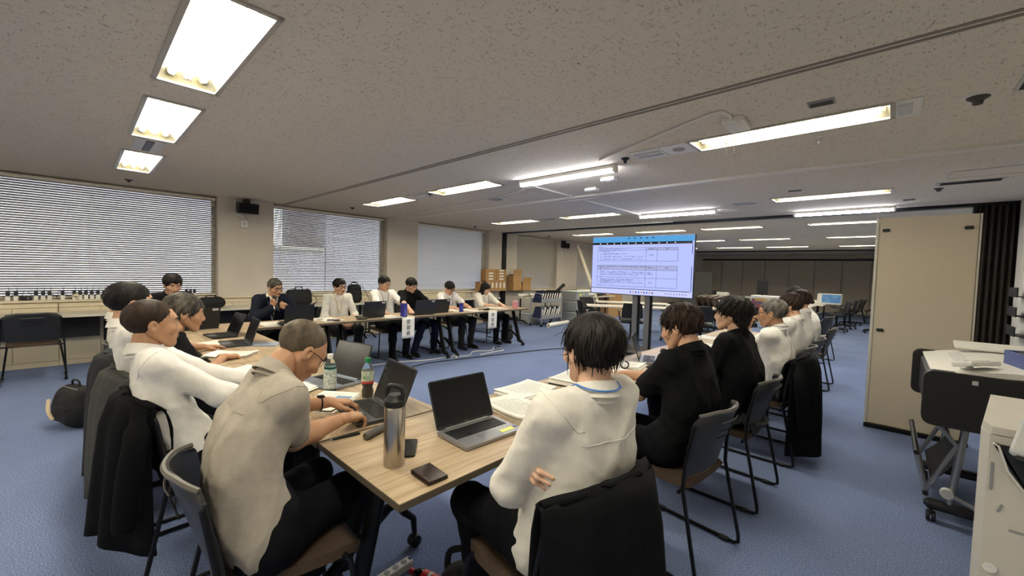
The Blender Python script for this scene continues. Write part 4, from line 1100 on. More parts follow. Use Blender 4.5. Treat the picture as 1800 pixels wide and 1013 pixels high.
    # ---- hair
    if hair is not None:
        v, f = hair_mesh(hair, .0045 if not far else .0062, wide, seed); ps_ = [(v, f, None, 0)]
        nt_ = ntuft or (0 if hair is BUZZ else 90)
        if nt_:
            q = tufts(v, f, nt_, seed, *(tuft if ntuft else (.035, .006, .005, .6, .2)))
            if q is not None: ps_.append((q[0], q[1], None, 0))
        v, f, m = join(ps_); v = v @ HMa[:3, :3].T + HMa[:3, 3]
        link('hair', set_mesh('hair', v, f, None, [hair_m], True, 180), t)
    if brow:
        mb = MB(); gb = 1.25 if far else 1.0
        ys = YS[(hvx, wide)]
        for s in (-1, 1): mb.tube([hpt((s * x, ys(s * x, z) + .0006, z)) for x, z in ((.015, .029), (.026, .0335), (.038, .034), (.048, .029))], [.0022 * gb, .0036 * gb, .0032 * gb, .0014], 6)
        mb.build('eyebrows', hair_m if hair_m not in (H_GRY,) else H_SALT, t)
    if glasses is not None:
        gr = 1.0 if not far else 1.7
        mb = MB()
        for s in (-1, 1):
            mb.tube([hpt((s * .033 + x, .105 - .018 * abs(s * .033 + x) / .055, .008 + y)) for x, y in rrect(.046, .034, .013, 4)], .0014 * gr, 5, closed=True)
            mb.tube([hpt((s * .056, .087, .014)), hpt((s * .078 * wide, .045, .016)), hpt((s * .083 * wide, .0, .014)), hpt((s * .080 * wide, -.022, -.002))], .0016 * gr, 5)
        mb.tube([hpt((-.011, .104, .012)), hpt((0, .107, .015)), hpt((.011, .104, .012))], .0014, 5)
        g = mb.build('glasses', glasses, t)
    def on_shirt(p, off=.004, d=None):
        d = fwp if d is None else d; h = tree.ray_cast(Vector(p + d * .4), Vector(-d)); return (h[0] + Vector(d) * off) if h[0] is not None else Vector(p + d * .1)
    if lanyard is not None:
        nd = hpt((0, -.03, -.06)) - N; nd /= np.linalg.norm(nd); c = N + nd * .012
        ring = [c + (axr * math.sin(a) - fwp * math.cos(a)) * .078 + nd * (.012 * math.cos(a)) for a in [R(x) for x in range(-105, 106, 15)]]
        left = [on_shirt(N + axr * (-.062 * (1 - u) - .006) - up * (.04 + .27 * u)) for u in np.linspace(0, 1, 9)]
        right = [on_shirt(N + axr * (.062 * (1 - u) + .006) - up * (.04 + .27 * u)) for u in np.linspace(0, 1, 9)]
        mb = MB(); mb.tube(left[::-1] + [Vector(x) for x in ring] + right, .0042, 6, flat=.5); ly = mb.build('lanyard', lanyard, t)
        if card:
            p = on_shirt(N - up * .36, .012); mb = MB(); mb.box(p, (.06, .008, .09), Matrix((axr, fwp, up)).transposed(), .003); mb.build('card_holder', mat('clear_card_holder', 'c9c9c4', .3), ly)
    if watch:
        S, El, Wr, *_ = arms[0]; d = (El - Wr) / np.linalg.norm(El - Wr); c = Wr + d * .045; a = np.cross(d, (0, 0, 1)); a /= np.linalg.norm(a); b = np.cross(a, d)
        mb = MB(); mb.tube([Vector(c + (a * math.cos(x) + b * math.sin(x) * .86) * .0335) for x in np.linspace(0, 2 * PI, 20)[:-1]], .009, 6, closed=True, flat=.35)
        q = b if b[2] > 0 else -b
        wt = mb.build('watch', BLACKP, t); MB().box(c + q * .031, (.03, .034, .009), Matrix((a, d, q)).transposed(), .004).build('watch_face', mat('watch_glass', '0c0e12', .15), wt)
    return t

# hair styles in head space (line: how far forward the hair reaches at each height)
SH = dict(t=.010, line=[(-.09, -.05), (-.05, -.02), (-.02, -.012), (.0, .012), (.02, .03), (.045, .052), (.06, .075), (.075, .12)], low=-.07, groove=.0022)
FRINGE = dict(t=.015, line=[(-.09, -.05), (-.05, -.02), (-.02, -.015), (.0, .012), (.02, .035), (.042, .055), (.056, .075), (.066, .2)], low=-.078, groove=.003, temple=.0)
BOWL = dict(t=.014, line=[(-.12, -.045), (-.06, -.03), (-.03, -.02), (-.004, .0), (.012, .05), (.022, .2)], low=-.098, groove=.0030, bulk=[E_((0, -.035, .055), (.086, .100, .078))])
MESSY = dict(t=.016, line=[(-.09, -.05), (-.06, -.03), (-.025, -.012), (-.012, .018), (.01, .042), (.032, .062), (.048, .2)], low=-.085, groove=.0045)
SHAG = dict(t=.021, line=[(-.12, -.05), (-.06, -.03), (-.03, -.012), (-.01, .02), (.01, .045), (.03, .062), (.044, .2)], low=-.112, groove=.0042, bulk=[E_((0, -.07, -.03), (.07, .052, .075))])
BUZZ = dict(t=.0012, line=[(-.09, -.06), (-.05, -.03), (-.02, -.018), (.0, .0), (.02, .012), (.05, .03), (.075, .035), (.12, .05)], low=-.075, groove=.0006)
RECEDE = dict(t=.006, line=[(-.09, -.055), (-.05, -.025), (-.02, -.012), (.0, .012), (.02, .025), (.05, .035), (.075, .05), (.11, .075)], low=-.078, groove=.0012)
LONG = dict(t=.016, line=[(-.4, -.0), (-.05, .03), (0, .045), (.035, .06), (.058, .2)], low=-.30, groove=.0028, bulk=[S_((.062, .0, .0), (.068, .02, -.20), .034, .026), S_((-.062, .0, .0), (-.068, .02, -.20), .034, .026), S_((0, -.06, .0), (0, -.06, -.18), .06, .05)])

UP = (0, 0, 1)
def seat_dir(th): return (-math.sin(R(th)), math.cos(R(th)), 0)
# --- left row, facing +y
person('grey-shirted man in the foreground with cropped hair and glasses, bent over his laptop', (-1.52, .42), -4, (-1.655, .585, 1.095), 4, 42, 0,
       R_hand=((-1.665, .765, .785), (-.35, .9, -.12), (0, .1, 1), 'type'), L_hand=((-1.91, .81, .785), (.30, .95, -.10), (0, .1, 1), 'type'), elbows=((-1.93, .60, .80), (-1.60, .545, .775)),
       shirt=C_GREY, sleeve='short', hair=BUZZ, hair_m=H_BUZZ, skin='brown', vox=.0085, slouch=.075, glasses=DARKM, seed=11, watch=True, belly=1.06,
       knees=((-1.80, .70, .51), (-1.585, .735, .515)), ankles=((-1.74, .62, .085), (-1.62, .52, .085)), fold=.011, loose=.004)
person('man in a white long-sleeved shirt leaning back, short dark hair, nearest but one at left', (-2.40, .42), 0, (-2.52, .240, 1.128), 0, 0, 0,
       R_hand=((-2.33, .70, .745), (-.1, 1, -.05), UP, 'flat'), L_hand=((-2.60, .72, .745), (.1, 1, 0), UP, 'flat'), shirt=C_WHITE, sleeve='long', hair=RECEDE, hair_m=H_SHORT, skin='brown', vox=.0095, slouch=.05, seed=12, ntuft=260, tuft=(.018, .0022, .002, .5, 0))
person('man with greying hair in a black shirt leaning on the left row table', (-3.62, .40), -2, (-3.55, .502, 1.07), -4, 8, 0,
       R_hand=((-3.50, .72, .75), (-.2, .9, -.05), UP, 'relax'), L_hand=((-3.98, .675, .755), (-.25, .95, -.05), UP, 'flat'), elbows=((-3.88, .47, .79), None), hscale=1.02, shirt=C_BLACK, sleeve='short', hair=MESSY, hair_m=H_SALT, skin='brown', vox=.011, slouch=.05, seed=13, ntuft=300, tuft=(.03, .003, .004, .5, .5))
person('dark-haired man in white whose grey jacket hangs on his chair, left row', (-3.08, .42), 0, (-3.12, .205, 1.185), 6, 0, 0, shirt=C_WHITE, sleeve='long', hair=SH, hair_m=H_BLK, skin='tan', vox=.012, slouch=.05, seed=14, ntuft=150, tuft=(.025, .003, .003, .6, 0))
person('man in white half hidden at the window end of the left row', (-4.3, .42), 0, (-4.25, .237, 1.118), 6, 0, 0, shirt=C_WHITE2, sleeve='long', hair=SH, hair_m=H_BLK, skin='tan', vox=.013, slouch=.06, seed=15)
# --- far row, facing +x
person('man at the far row of whom only black bowl-cut hair shows above the grey-haired man', (-6.02, .74), -90, (-5.95, .735, 1.16), -80, 18, 0, shirt=C_BLACK, hair=BOWL, hair_m=H_BLK, vox=.014, seed=21)
person('man in a dark suit jacket holding a microphone to his mouth', (-6.05, 1.78), -90, (-5.92, 1.775, 1.115), -72, 14, 0,
       R_hand=((-5.76, 1.70, .875), (.15, .35, .9), (.75, .3, -.35), 'grip'), L_hand=((-5.72, 1.86, .86), (.1, -.75, .55), (.9, .1, -.1), 'grip'), shirt=C_WHITE, sleeve='long', jacket=C_NAVY, hair=SH, hair_m=H_SALT, skin='brown', vox=.011, seed=22, glasses=DARKM, slouch=.04)
person('man in white with a yellow lanyard and his hands in his lap', (-6.1, 2.68), -90, (-6.03, 2.68, 1.118), -78, 8, 0, shirt=C_WHITE2, sleeve='rolled', trousers=C_TRG, hair=FRINGE, hair_m=H_BLK, skin='tan', vox=.011, seed=23, glasses=DARKM, lanyard=mat('yellow_ribbon', 'c9a94a', .7), card=True)
person('tall man in white with a dark red lanyard at a black laptop', (-5.97, 3.42), -90, (-5.93, 3.36, 1.165), -78, 10, 0,
       R_hand=((-5.50, 3.13, .755), (.95, -.2, -.1), UP, 'relax'), L_hand=((-5.52, 3.56, .755), (.9, -.3, -.1), UP, 'relax'), shirt=C_WHITE, sleeve='short', hair=FRINGE, hair_m=H_BLK, skin='tan', vox=.011, seed=24, glasses=GREYP, lanyard=mat('dark_red_ribbon', '5a2a2e', .7))
person('man in a black shirt looking down at his laptop in the far row', (-5.97, 3.95), -90, (-5.88, 3.83, 1.138), -78, 22, 0,
       R_hand=((-5.40, 3.52, .765), (.8, -.5, -.15), UP, 'type'), L_hand=((-5.46, 4.02, .765), (.9, -.3, -.1), UP, 'type'), shirt=C_BLACK, sleeve='short', trousers=C_TRN, hair=MESSY, hair_m=H_BLK, skin='fair', vox=.011, seed=25, glasses=DARKM,
       ankles=((-5.62, 4.12, .085), (-5.60, 3.72, .085)))
person('man in white with a lanyard, head bowed, writing at the far table', (-5.97, 4.76), -86, (-5.86, 4.62, 1.078), -80, 32, 0,
       R_hand=((-5.52, 4.50, .755), (.75, .5, -.1), (.1, .2, 1), 'fist'), L_hand=((-5.50, 4.80, .755), (.8, -.55, -.05), UP, 'flat'), shirt=C_WHITE, sleeve='short', trousers=C_TRG, hair=FRINGE, hair_m=H_BLK, skin='tan', vox=.012, seed=26, glasses=DARKM, lanyard=mat('black_ribbon', '1c1c22', .7))
person('woman with long dark hair in a cream blouse, writing, last of the far row', (-5.98, 5.68), -90, (-5.90, 5.55, 1.055), -74, 24, 0,
       R_hand=((-5.52, 5.42, .755), (.85, .4, -.1), (.1, .2, 1), 'fist'), L_hand=((-5.50, 5.66, .755), (.8, -.5, -.05), UP, 'flat'), shirt=C_CREAM, sleeve='rolled', hair=LONG, hair_m=H_BLK, skin='fair', vox=.012, seed=27, lanyard=mat('black_ribbon'), shw=.15, wide=.95, loose=.012, collar=False, hscale=.93)
# --- right row, facing -x
person('young man in a white shirt with black bowl-cut hair and blue lanyard, arms crossed', (-.81, 1.11), 80, (-.70, 1.13, 1.176), 70, 2, 0,
       R_hand=((-.80, .944, .838), (.93, -.36, .0), (-.35, -.85, .3), 'relax'), L_hand=((-.90, 1.20, .79), (-.2, .95, -.1), (-.9, -.2, .2), 'relax'), elbows=((-.85, .935, .745), (-.83, 1.36, .76)),
       shirt=C_WHITE2, sleeve='long', hair=BOWL, hair_m=H_BLK, skin='fair', vox=.0085, slouch=.055, tyaw=4, seed=31, ntuft=520, tuft=(.05, .0032, .003, .9, 0), lanyard=mat('blue_ribbon', '2f6fb8', .6), loose=.008,
       knees=((-1.19, 1.06, .505), (-1.19, 1.40, .515)), ankles=((-1.10, 1.10, .085), (-1.14, 1.40, .085)), shw=.162)
person('man in a black polo shirt with tousled dark brown hair, forearms on the table', (-.82, 2.16), 84, (-.80, 2.165, 1.155), 88, 16, 0,
       R_hand=((-1.205, 2.34, .80), (-.93, .1, -.2), (0, .35, .9), 'relax'), L_hand=((-1.175, 2.18, .80), (-.95, .22, -.1), (0, -.2, 1), 'relax'), elbows=((-.955, 2.045, .795), (-.99, 2.40, .80)),
       shirt=C_BLACK, sleeve='short', hair=MESSY, hair_m=H_BRN, skin='tan', vox=.009, slouch=.06, seed=32, ntuft=460, tuft=(.04, .0032, .006, .7, .3), hscale=.93)
person('man in a loose black shirt with thick long black hair, gazing at the screen', (-.78, 3.02), 88, (-.775, 3.02, 1.175), 92, -2, 0,
       shirt=C_BLACK, sleeve='rolled', hair=SHAG, hair_m=H_BLK, skin='fair', vox=.010, slouch=.06, seed=33, ntuft=420, tuft=(.045, .0032, .006, .9, .2), loose=.012)
person('grey-haired man in glasses and white shirt resting his chin on his hand', (-.74, 3.88), 88, (-.70, 3.88, 1.14), 90, 4, 0,
       L_hand=((-.885, 3.92, .985), (.1, -.02, 1), (-.95, -.3, .1), 'relax'), R_hand=((-1.15, 4.05, .755), (-.9, .2, -.05), UP, 'flat'), elbows=((-.93, 3.93, .755), None), shirt=C_WHITE, sleeve='long', hair=SH, hair_m=H_GRY, skin='brown', vox=.010, slouch=.06, seed=34, glasses=mat('brown_frame', '6b4230', .4), lanyard=mat('black_ribbon'), ntuft=240, tuft=(.022, .0028, .003, .4, .2))
person('person with dark brown hair and white collar just behind the grey-haired man', (-.78, 4.72), 90, (-.70, 4.66, 1.165), 92, 10, 0, shirt=C_WHITE, sleeve='long', hair=MESSY, hair_m=H_BRN, skin='tan', vox=.012, seed=35, slouch=.05)
person('person with dark brown hair in a white shirt, sixth of the right row', (-.78, 5.40), 90, (-.73, 5.42, 1.185), 92, 10, 0, shirt=C_WHITE, sleeve='long', hair=MESSY, hair_m=H_BRN, skin='tan', vox=.012, seed=36, slouch=.06)
person('man in white bending far forward at the screen end of the right row', (-.80, 6.75), 90, (-.98, 6.83, 1.20), 92, 24, 0, shirt=C_WHITE, sleeve='short', trousers=C_TRG, hair=SH, hair_m=H_BLK, skin='tan', vox=.012, seed=37, slouch=.08)
# ------------------------------------------------------------------ jackets hung over chair backs
def jacket_on(x, y, th, label, m, low=.22, wide=.235, seed=1, front=.50, sleeves=True):
    t = thing('draped_jacket', label, 'jacket', (x, y, 0), R(th)); r = np.random.default_rng(seed); ph = r.uniform(0, 6.28, 5)
    def fn(u, v):          # u across, v from the front hem over the top edge to the back hem
        a = (u - .5) * 2; prof = [(-.205, front), (-.215, .72), (-.232, .80), (-.268, .838), (-.312, .815), (-.338, .72), (-.352, .55), (-.362, .38), (-.368, low)]
        s = v * (len(prof) - 1); i = min(int(s), len(prof) - 2); f = s - i
        y = prof[i][0] * (1 - f) + prof[i + 1][0] * f; z = prof[i][1] * (1 - f) + prof[i + 1][1] * f
        down = max(0, (v - .45) / .55); w = wide * (1 + .10 * down - .05 * (v < .3))
        y += -.075 * (1 - a * a) * .9 + .035 + (.05 + .05 * down) * a * a * (1 if v > .4 else .2)
        y -= (.012 * math.sin(a * 7 + ph[0]) + .010 * math.sin(a * 13 + ph[1] + 2 * down) + .008 * math.sin(a * 4 + ph[2])) * (.15 + down * 1.3)
        z += -.03 * abs(a) ** 3 + .012 * math.sin(a * 6 + ph[3]) * down - .03 * abs(a) * down * math.sin(ph[4])
        return (a * w, y, z)
    MB().grid(fn, 36, 30, thick=.012).build('body', m, t, True, 180)
    for s in (-1, 1) if sleeves else ():
        P = smooth_path([(s * wide * .96, -.27, .80), (s * (wide + .03), -.29, .66), (s * (wide + .028), -.315, .48), (s * (wide + .012), -.325, max(low + .08, .30))], 5)
        MB().tube(P, [.03] * 3 + [.042] * 3 + [.044] * 4 + [.042] * 5 + [.038] * (len(P) - 15), 10, flat=.7).build('sleeve', m, t, True, 60)
    P = [fn(.5 + .16 * math.cos(R(q)), .40 + .05 * math.sin(R(q))) for q in range(180, 361, 20)]
    MB().tube([(p[0], p[1] - .006, p[2] + .012) for p in P], .014, 6, flat=.5).build('collar', m, t)
    return t
jacket_on(-2.48, .44, 0, 'black jacket hung over the chair of the nearest man in white at left', C_JB, .24, .225, 1)
jacket_on(-3.08, .43, 0, 'grey jacket over the chair back between the black and the charcoal one', C_JG, .14, .235, 2)
jacket_on(-3.62, .42, 0, 'charcoal jacket over the third chair back, nearest the windows of three', C_JC, .12, .235, 3)
jacket_on(-.83, 1.11, 80, 'black jacket over the chair of the young man with crossed arms', C_JB, .12, .235, 4, .5, False)
jacket_on(-.74, 3.9, 90, 'long black coat over the chair of the grey-haired man with glasses', C_JB, .12, .235, 5)
def folded_garment():
    t = thing('folded_garment', 'dark grey garment folded on the chair seat behind the man in the loose black shirt', 'garment', (-.64, 3.02, .46))
    def fn(u, v):
        a = u * 2 - 1; b = v * 2 - 1; return (a * .075, b * .19, .12 * (1 - a * a) ** .5 * (1 - .5 * b * b) + .012 * math.sin(a * 9 + b * 5))
    MB().grid(fn, 14, 16, thick=.01).build('cloth', C_JC, t, True, 180); MB().tube([(.05, -.12, .05), (.075, 0, .03), (.06, .14, .02)], .03, 8, flat=.6).build('hem', C_JG, t)
folded_garment()

# ------------------------------------------------------------------ laptops
SCR = mat('dark_screen_glass', '0b0b0d', .22, spec=.5); SILV = mat('silver_laptop', '9a9a9c', .38, metal=.6); KEY = mat('black_keys', '161618', .5); DLID = mat('black_laptop_lid', '1d1e21', .4, var=.06)
GLID = mat('slate_laptop_lid', '303236', .4, metal=.3); LBLUE = mat('silver_blue_laptop', '9aa4b4', .35, metal=.6); TAPE = mat('yellow_sticker', 'dfe27a', .6)
def laptop(label, x, y, rz, w=.31, d=.21, opening=110, lidm=GLID, basem=SILV, sticker=False, badge=None, logo=None, z=.7205, lid_label=False):
    t = thing('laptop', label, 'laptop', (x, y, z), R(rz))
    mb = MB(); mb.prism(rrect(w, d, .012), .004, .017); mb.build('base', basem, t, True, 30)
    f = MB()
    for sx in (-1, 1):
        for sy in (-1, 1): f.box((sx * (w / 2 - .03), sy * (d / 2 - .03), .002), (.03, .012, .005))
    f.build('rubber_feet', BLACKP, t)['kind'] = 'stuff'
    MB().box((0, .028, .0172), (w - .035, .092, .001)).build('keyboard_tray', mat('key_tray', '232326', .5), t, False)
    k = MB()
    for r in range(5):
        for c in range(14):
            if r == 0 and 4 <= c <= 8: continue
            k.box((-(w - .05) / 2 + (w - .05) * (c + .5) / 14, -.012 + .0178 * r + .004, .0187), ((w - .05) / 14 - .003, .0148, .0022), None, .0012)
    k.box((-.02, -.008, .0187), (.105, .0148, .0022), None, .0012)
    k.build('keys', KEY, t, False)['kind'] = 'stuff'
    MB().box((0, -.066, .0173), (.105, .062, .0008)).build('touchpad', mat('touchpad_grey', '84868a', .35, metal=.4), t, False)
    a = R(opening); hy = d / 2 - .006
    ld = link('lid', None, t) if False else None
    M = Matrix.Translation((0, hy, .018)) @ Matrix.Rotation(-(a - PI / 2), 4, 'X')
    mb = MB(); mb.prism(rrect(w, d, .012), 0, .006, M @ Matrix.Translation((0, 0, d / 2)) @ Matrix.Rotation(PI / 2, 4, 'X')); lid = mb.build('lid', lidm, t, True, 30)
    mb = MB(); mb.M = M; mb.box((0, -.0068, d / 2 + .004), (w - .014, .001, d - .022)); mb.build('display', SCR, lid, False)
    mb = MB(); mb.M = M; mb.tube([(-w / 2 + .04, -.002, .0), (w / 2 - .04, -.002, .0)], .006, 8); mb.build('hinge', basem, t)
    if logo:
        o = text(logo, .012, mat('logo_grey', '77787c', .4), lid, (0, 0, 0), (0, 0, 0), 'logo'); o.matrix_local = M @ Matrix.Translation((0, -.0075, .0095)) @ Matrix.Rotation(PI / 2, 4, 'X')
    if badge:
        mb = MB(); mb.M = M; mb.prism([(.008 * math.cos(2 * PI * i / 14), .008 * math.sin(2 * PI * i / 14)) for i in range(14)], 0, .001, Matrix.Translation((0, .0012, d / 2)) @ Matrix.Rotation(PI / 2, 4, 'X')); mb.build('emblem', mat('emblem_silver', 'b8bac0', .3, metal=.6), lid)
    if lid_label:
        mb = MB(); mb.M = M; mb.box((-w / 2 + .045, .0006, d - .022), (.055, .001, .022)); mb.build('name_label', LGREY, lid, False)
    if sticker:
        MB().box((w / 2 - .065, -.07, .0176), (.075, .026, .0006)).build('sticky_note', TAPE, t, False)
        MB().box((w / 2 - .017, -.066, .0175), (.018, .018, .0006)).build('badge_sticker', mat('blue_violet_sticker', '474a86', .5), t, False)
    return t
laptop('open silver laptop with black screen and yellow sticker in front of the steel bottle', -1.268, 1.185, 87, .315, .21, 113, GLID, SILV, True, None, 'DELL')
laptop('open dark laptop being typed on by the grey-shirted man', -1.83, .955, -6, .33, .215, 112, GLID, mat('graphite_base', '4c4e52', .4, metal=.5))
laptop('open silver-blue laptop behind the blue drink bottle', -2.45, 1.035, 12, .325, .22, 112, GLID, LBLUE)
laptop('open dark laptop before the man with greying hair', -4.15, .93, -4, .31, .21, 108, GLID, mat('graphite_base'))
laptop('open black laptop beyond the dark one at the window end of the left row', -4.68, .93, 4, .31, .21, 112, DLID, KEY)
laptop('open black laptop, lid towards us, at the corner by the black bag', -5.36, .86, -84, .33, .22, 104, DLID, KEY, badge=True, lid_label=True)
laptop('open black laptop, lid towards us, before the man with the microphone', -5.30, 1.82, -90, .33, .215, 100, DLID, KEY)
laptop('open black laptop with a corner label between the two men in white', -5.33, 2.80, -86, .34, .22, 102, DLID, KEY, lid_label=True)
laptop('open black laptop with a corner label beside the blue carton, far row', -5.26, 3.60, -94, .34, .22, 104, GLID, KEY, lid_label=True)
laptop('open black laptop with a corner label, behind the one by the blue carton', -5.36, 3.97, -84, .34, .21, 102, DLID, KEY, lid_label=True)
laptop('open laptop, screen towards us, in front of the man in the loose black shirt', -1.40, 3.22, 112, .31, .21, 108, GLID, SILV)

# ------------------------------------------------------------------ things on the near tables
Z = .7208
def bottle_steel():
    t = thing('steel_bottle', 'tall brushed steel vacuum bottle with black handle lid on the near table', 'bottle', (-1.278, .772, Z))
    MB().lathe([(.034, 0), (.0365, .004), (.0365, .022), (.0372, .024), (.0372, .205), (.0355, .213), (.034, .216)], 28).build('body', STEEL, t)
    MB().lathe([(.0355, .214), (.0372, .217), (.0372, .236), (.034, .24), (.026, .252), (.024, .256), (0, .256)], 24).build('lid', BLACKP, t)
    MB().tube(smooth_path([(-.030, 0, .236), (-.032, 0, .262), (-.024, 0, .282), (0, 0, .286), (.024, 0, .282), (.032, 0, .262), (.030, 0, .236)], 4), .0075, 8, flat=1.2).build('handle', BLACKP, t)
    t.rotation_euler = (0, 0, R(28))
bottle_steel()
t = thing('wallet', 'dark brown leather folded wallet near the table corner', 'wallet', (-1.118, .812, Z), R(-2))
LEA = mat('brown_leather', '2a1a15', .22, var=.15, scale=25, bump=.1, bscale=200, coat=.3)
MB().box((0, 0, .0125), (.112, .078, .006), (0, R(1.5), 0), .003).build('upper_flap', LEA, t); MB().box((0, 0, .0045), (.112, .080, .007), None, .003).build('lower_flap', LEA, t)
MB().tube([(.0, -.038, .0085), (.0, .038, .0085)], .006, 8, flat=1).build('fold', LEA, t).location = (-.053, 0, 0)
t = thing('smartphone', 'black smartphone lying behind the steel bottle', 'phone', (-1.352, .872, Z), R(52)); MB().prism(rrect(.074, .15, .012), 0, .009).build('body', BLACKP, t, True, 30)
MB().prism(rrect(.068, .144, .010), .009, .0095).build('display', SCR, t, True, 30)
t = thing('pen', 'black ballpoint pen at the table edge by the grey-shirted man', 'pen', (-1.615, .752, Z + .005), R(-8))
MB().lathe([(.0045, -.055), (.0052, -.05), (.0052, .045), (.004, .055), (.002, .058)], 10, (0, 0, 0), (PI / 2, 0, 0)).build('barrel', BLACKP, t)
MB().lathe([(.0042, .055), (.001, .072)], 8, (0, 0, 0), (PI / 2, 0, 0)).build('tip', CHROME, t); MB().box((0, .03, .0065), (.003, .04, .002)).build('clip', BLACKP, t)
def microphone(label, x, y, z, rz, tilt=0, col=None):
    t = thing('microphone', label, 'microphone', (x, y, z)); t.rotation_euler = (R(tilt), 0, R(rz))
    MB().lathe([(.013, -.11), (.0155, -.105), (.0155, -.02), (.018, .04), (.019, .055)], 16, (0, 0, 0), (-PI / 2, 0, 0)).build('handle', col or mat('grey_mic_body', '5a5954', .5), t)
    MB().lathe([(.019, .055), (.025, .062), (.027, .08), (.024, .1), (.014, .113), (0, .117)], 16, (0, 0, 0), (-PI / 2, 0, 0)).build('grille', mat('mic_grille', '2a2a2c', .5, metal=.5, bump=.3, bscale=500), t)
    MB().lathe([(.0255, .058), (.027, .061), (.0255, .064)], 16, (0, 0, 0), (-PI / 2, 0, 0)).build('ring', DARKM, t); return t
microphone('grey hand microphone lying behind the steel bottle', -1.575, .895, Z + .0165, 22)
microphone('black hand microphone held up by the man in the dark suit', -5.765, 1.74, .925, 100, 58, BLACKP)
microphone('black hand microphone lying before the woman on the far table', -5.18, 4.85, Z + .0165, -10, 0, BLACKP)
microphone('black hand microphone on the papers in front of the man in the loose black shirt', -1.42, 3.62, Z + .012, 60, 0, BLACKP)
def pet(label, x, y, liquid, cap, lab, fill, shape):
    t = thing('drink_bottle', label, 'bottle', (x, y, Z)); cl = mat('clear_pet', 'e8f2f2', .06, trans=.95, ior=1.12)
    MB().lathe(shape, 20).build('shell', cl, t); top = [(r * .95, z) for r, z in shape if z < fill] ; top += [(top[-1][0], fill), (0, fill)]
    MB().lathe([(0, .002)] + [(r, max(z, .002)) for r, z in top], 20).build('drink', liquid, t)
    h = shape[-1][1]; MB().lathe([(.014, h - .012), (.0155, h - .010), (.0155, h + .012), (.014, h + .014), (0, h + .014)], 16).build('cap', cap, t)
    r = lab[2]; MB().lathe([(r, lab[0]), (r, lab[1])], 20).build('label', lab[3], t); return t, r
sq = [(.030, 0), (.033, .006), (.033, .135), (.028, .16), (.016, .182), (.0125, .188), (.0125, .198)]
t, r = pet('clear bottle of pale turquoise drink with a white cap', -2.287, .967, mat('turquoise_drink', '9fd6d2', .1, trans=.35, ior=1.2), WHITEP, (.035, .13, .0336, mat('turquoise_label', '6fc3c4', .4, col2='b9dcd8', scale=18)), .15, sq)
MB().lathe([(.034, .02), (.034, .125)], 20).build('text_panel', mat('printed_label', 'd9ddd6', .5, col2='7f8a86', scale=90), t)
t.children[-1].scale = (1, 1, 1)
wv = [(.028, 0), (.031, .006), (.031, .035), (.025, .052), (.030, .07), (.0325, .1), (.0325, .14), (.026, .165), (.015, .184), (.0125, .19), (.0125, .2)]
t, r = pet('clear bottle of brown tea with a green cap', -2.06, 1.075, mat('tea', '8a6440', .1, trans=.4, ior=1.2), mat('green_cap', '1f7a4b', .4), (.085, .145, .0332, mat('green_white_label', '6f8f5a', .4, col2='dfe4da', scale=30)), .075, wv)
MB().lathe([(.0336, .078), (.0336, .09)], 20).build('red_band', mat('red_band', 'c03a30', .5), t)
def printed(name, stretch, c2='8d8b88', scale=40):
    return mat(name, 'ece8df', .8, col2=c2, scale=scale, stretch=stretch)
def sheets(label, x, y, rz, w=.21, d=.297, n=6, z=Z, print_=True, curl=.006, top=None, cat='papers', jit=.01, seed=0, lines=14):
    t = thing('paper_stack', label, cat, (x, y, z), R(rz)); r = np.random.default_rng(seed + int(abs(x * 100)))
    h = .0007 * 4
    for i in range(min(n, 4)):
        dx, dy, a = r.uniform(-jit, jit), r.uniform(-jit, jit), r.uniform(-2.5, 2.5) * (i > 0)
        th = h * max(1, n // 4)
        f = lambda u, v, i=i: ((u - .5) * w, (v - .5) * d, (i + 1) * th + curl * (abs(v - .5) * 2) ** 3 * (i == min(n, 4) - 1))
        MB().grid(f, 3, 6, thick=th * .95).build('sheet', PAPER if i < min(n, 4) - 1 or top is None else top, t, True, 60, (dx, dy, 0), (0, 0, R(a)))
    if print_:
        zz = min(n, 4) * h * max(1, n // 4) + .0006
        mb = MB()
        for k in range(lines):
            yy = d * (.40 - .8 * k / lines); L = w * r.uniform(.45, .8)
            if abs(yy) / d > .36: zz2 = zz + curl * .5
            else: zz2 = zz + curl * (abs(yy) / d * 2) ** 3
            x = -w * .4
            while x < -w * .4 + L:
                q = r.uniform(.004, .018); mb.add([(x, yy, zz2), (x + q, yy, zz2), (x + q, yy + .0032, zz2), (x, yy + .0032, zz2)], [(0, 1, 2, 3)]); x += q + .004
        if mb.v: mb.build('print', INK, t, False)['kind'] = 'stuff'
    return t
CLEARF = mat('clear_folder', 'dfe6ea', .15, alpha=.55)
def clip(x, y, z, rz, label):
    t = thing('binder_clip', label, 'clip', (x, y, z), R(rz)); mb = MB(); mb.prism([(0, -.006), (.016, -.003), (.016, .003), (0, .006)], -.014, .014, Matrix.Rotation(PI / 2, 4, 'X')); mb.build('spring', BLACKP, t)
    for s in (-1, 1): MB().tube([(.014, -.008, s * .003), (.034, -.006, s * .008), (.036, 0, s * .009), (.034, .006, s * .008), (.014, .008, s * .003)], .0011, 5).build('lever', CHROME, t)
sheets('stack of printed sheets with a diagram in a clear folder, near the inner table edge', -1.52, 1.775, 3, .225, .31, 8, seed=1)
t = thing('clear_folder', 'clear plastic folder lying over the printed diagram sheets', 'folder', (-1.52, 1.775, Z + .0135), R(5)); MB().box((0, 0, 0), (.235, .32, .0012)).build('sleeve', CLEARF, t, False)
MB().box((.09, .1, .0008), (.03, .06, .0006)).build('index_tab', mat('blue_tab', '4b86b8', .5), t, False)
sheets('stack of handwritten sheets with curled edges beside the silver laptop', -1.325, 1.50, 84, .215, .31, 12, seed=2, curl=.012, lines=18)
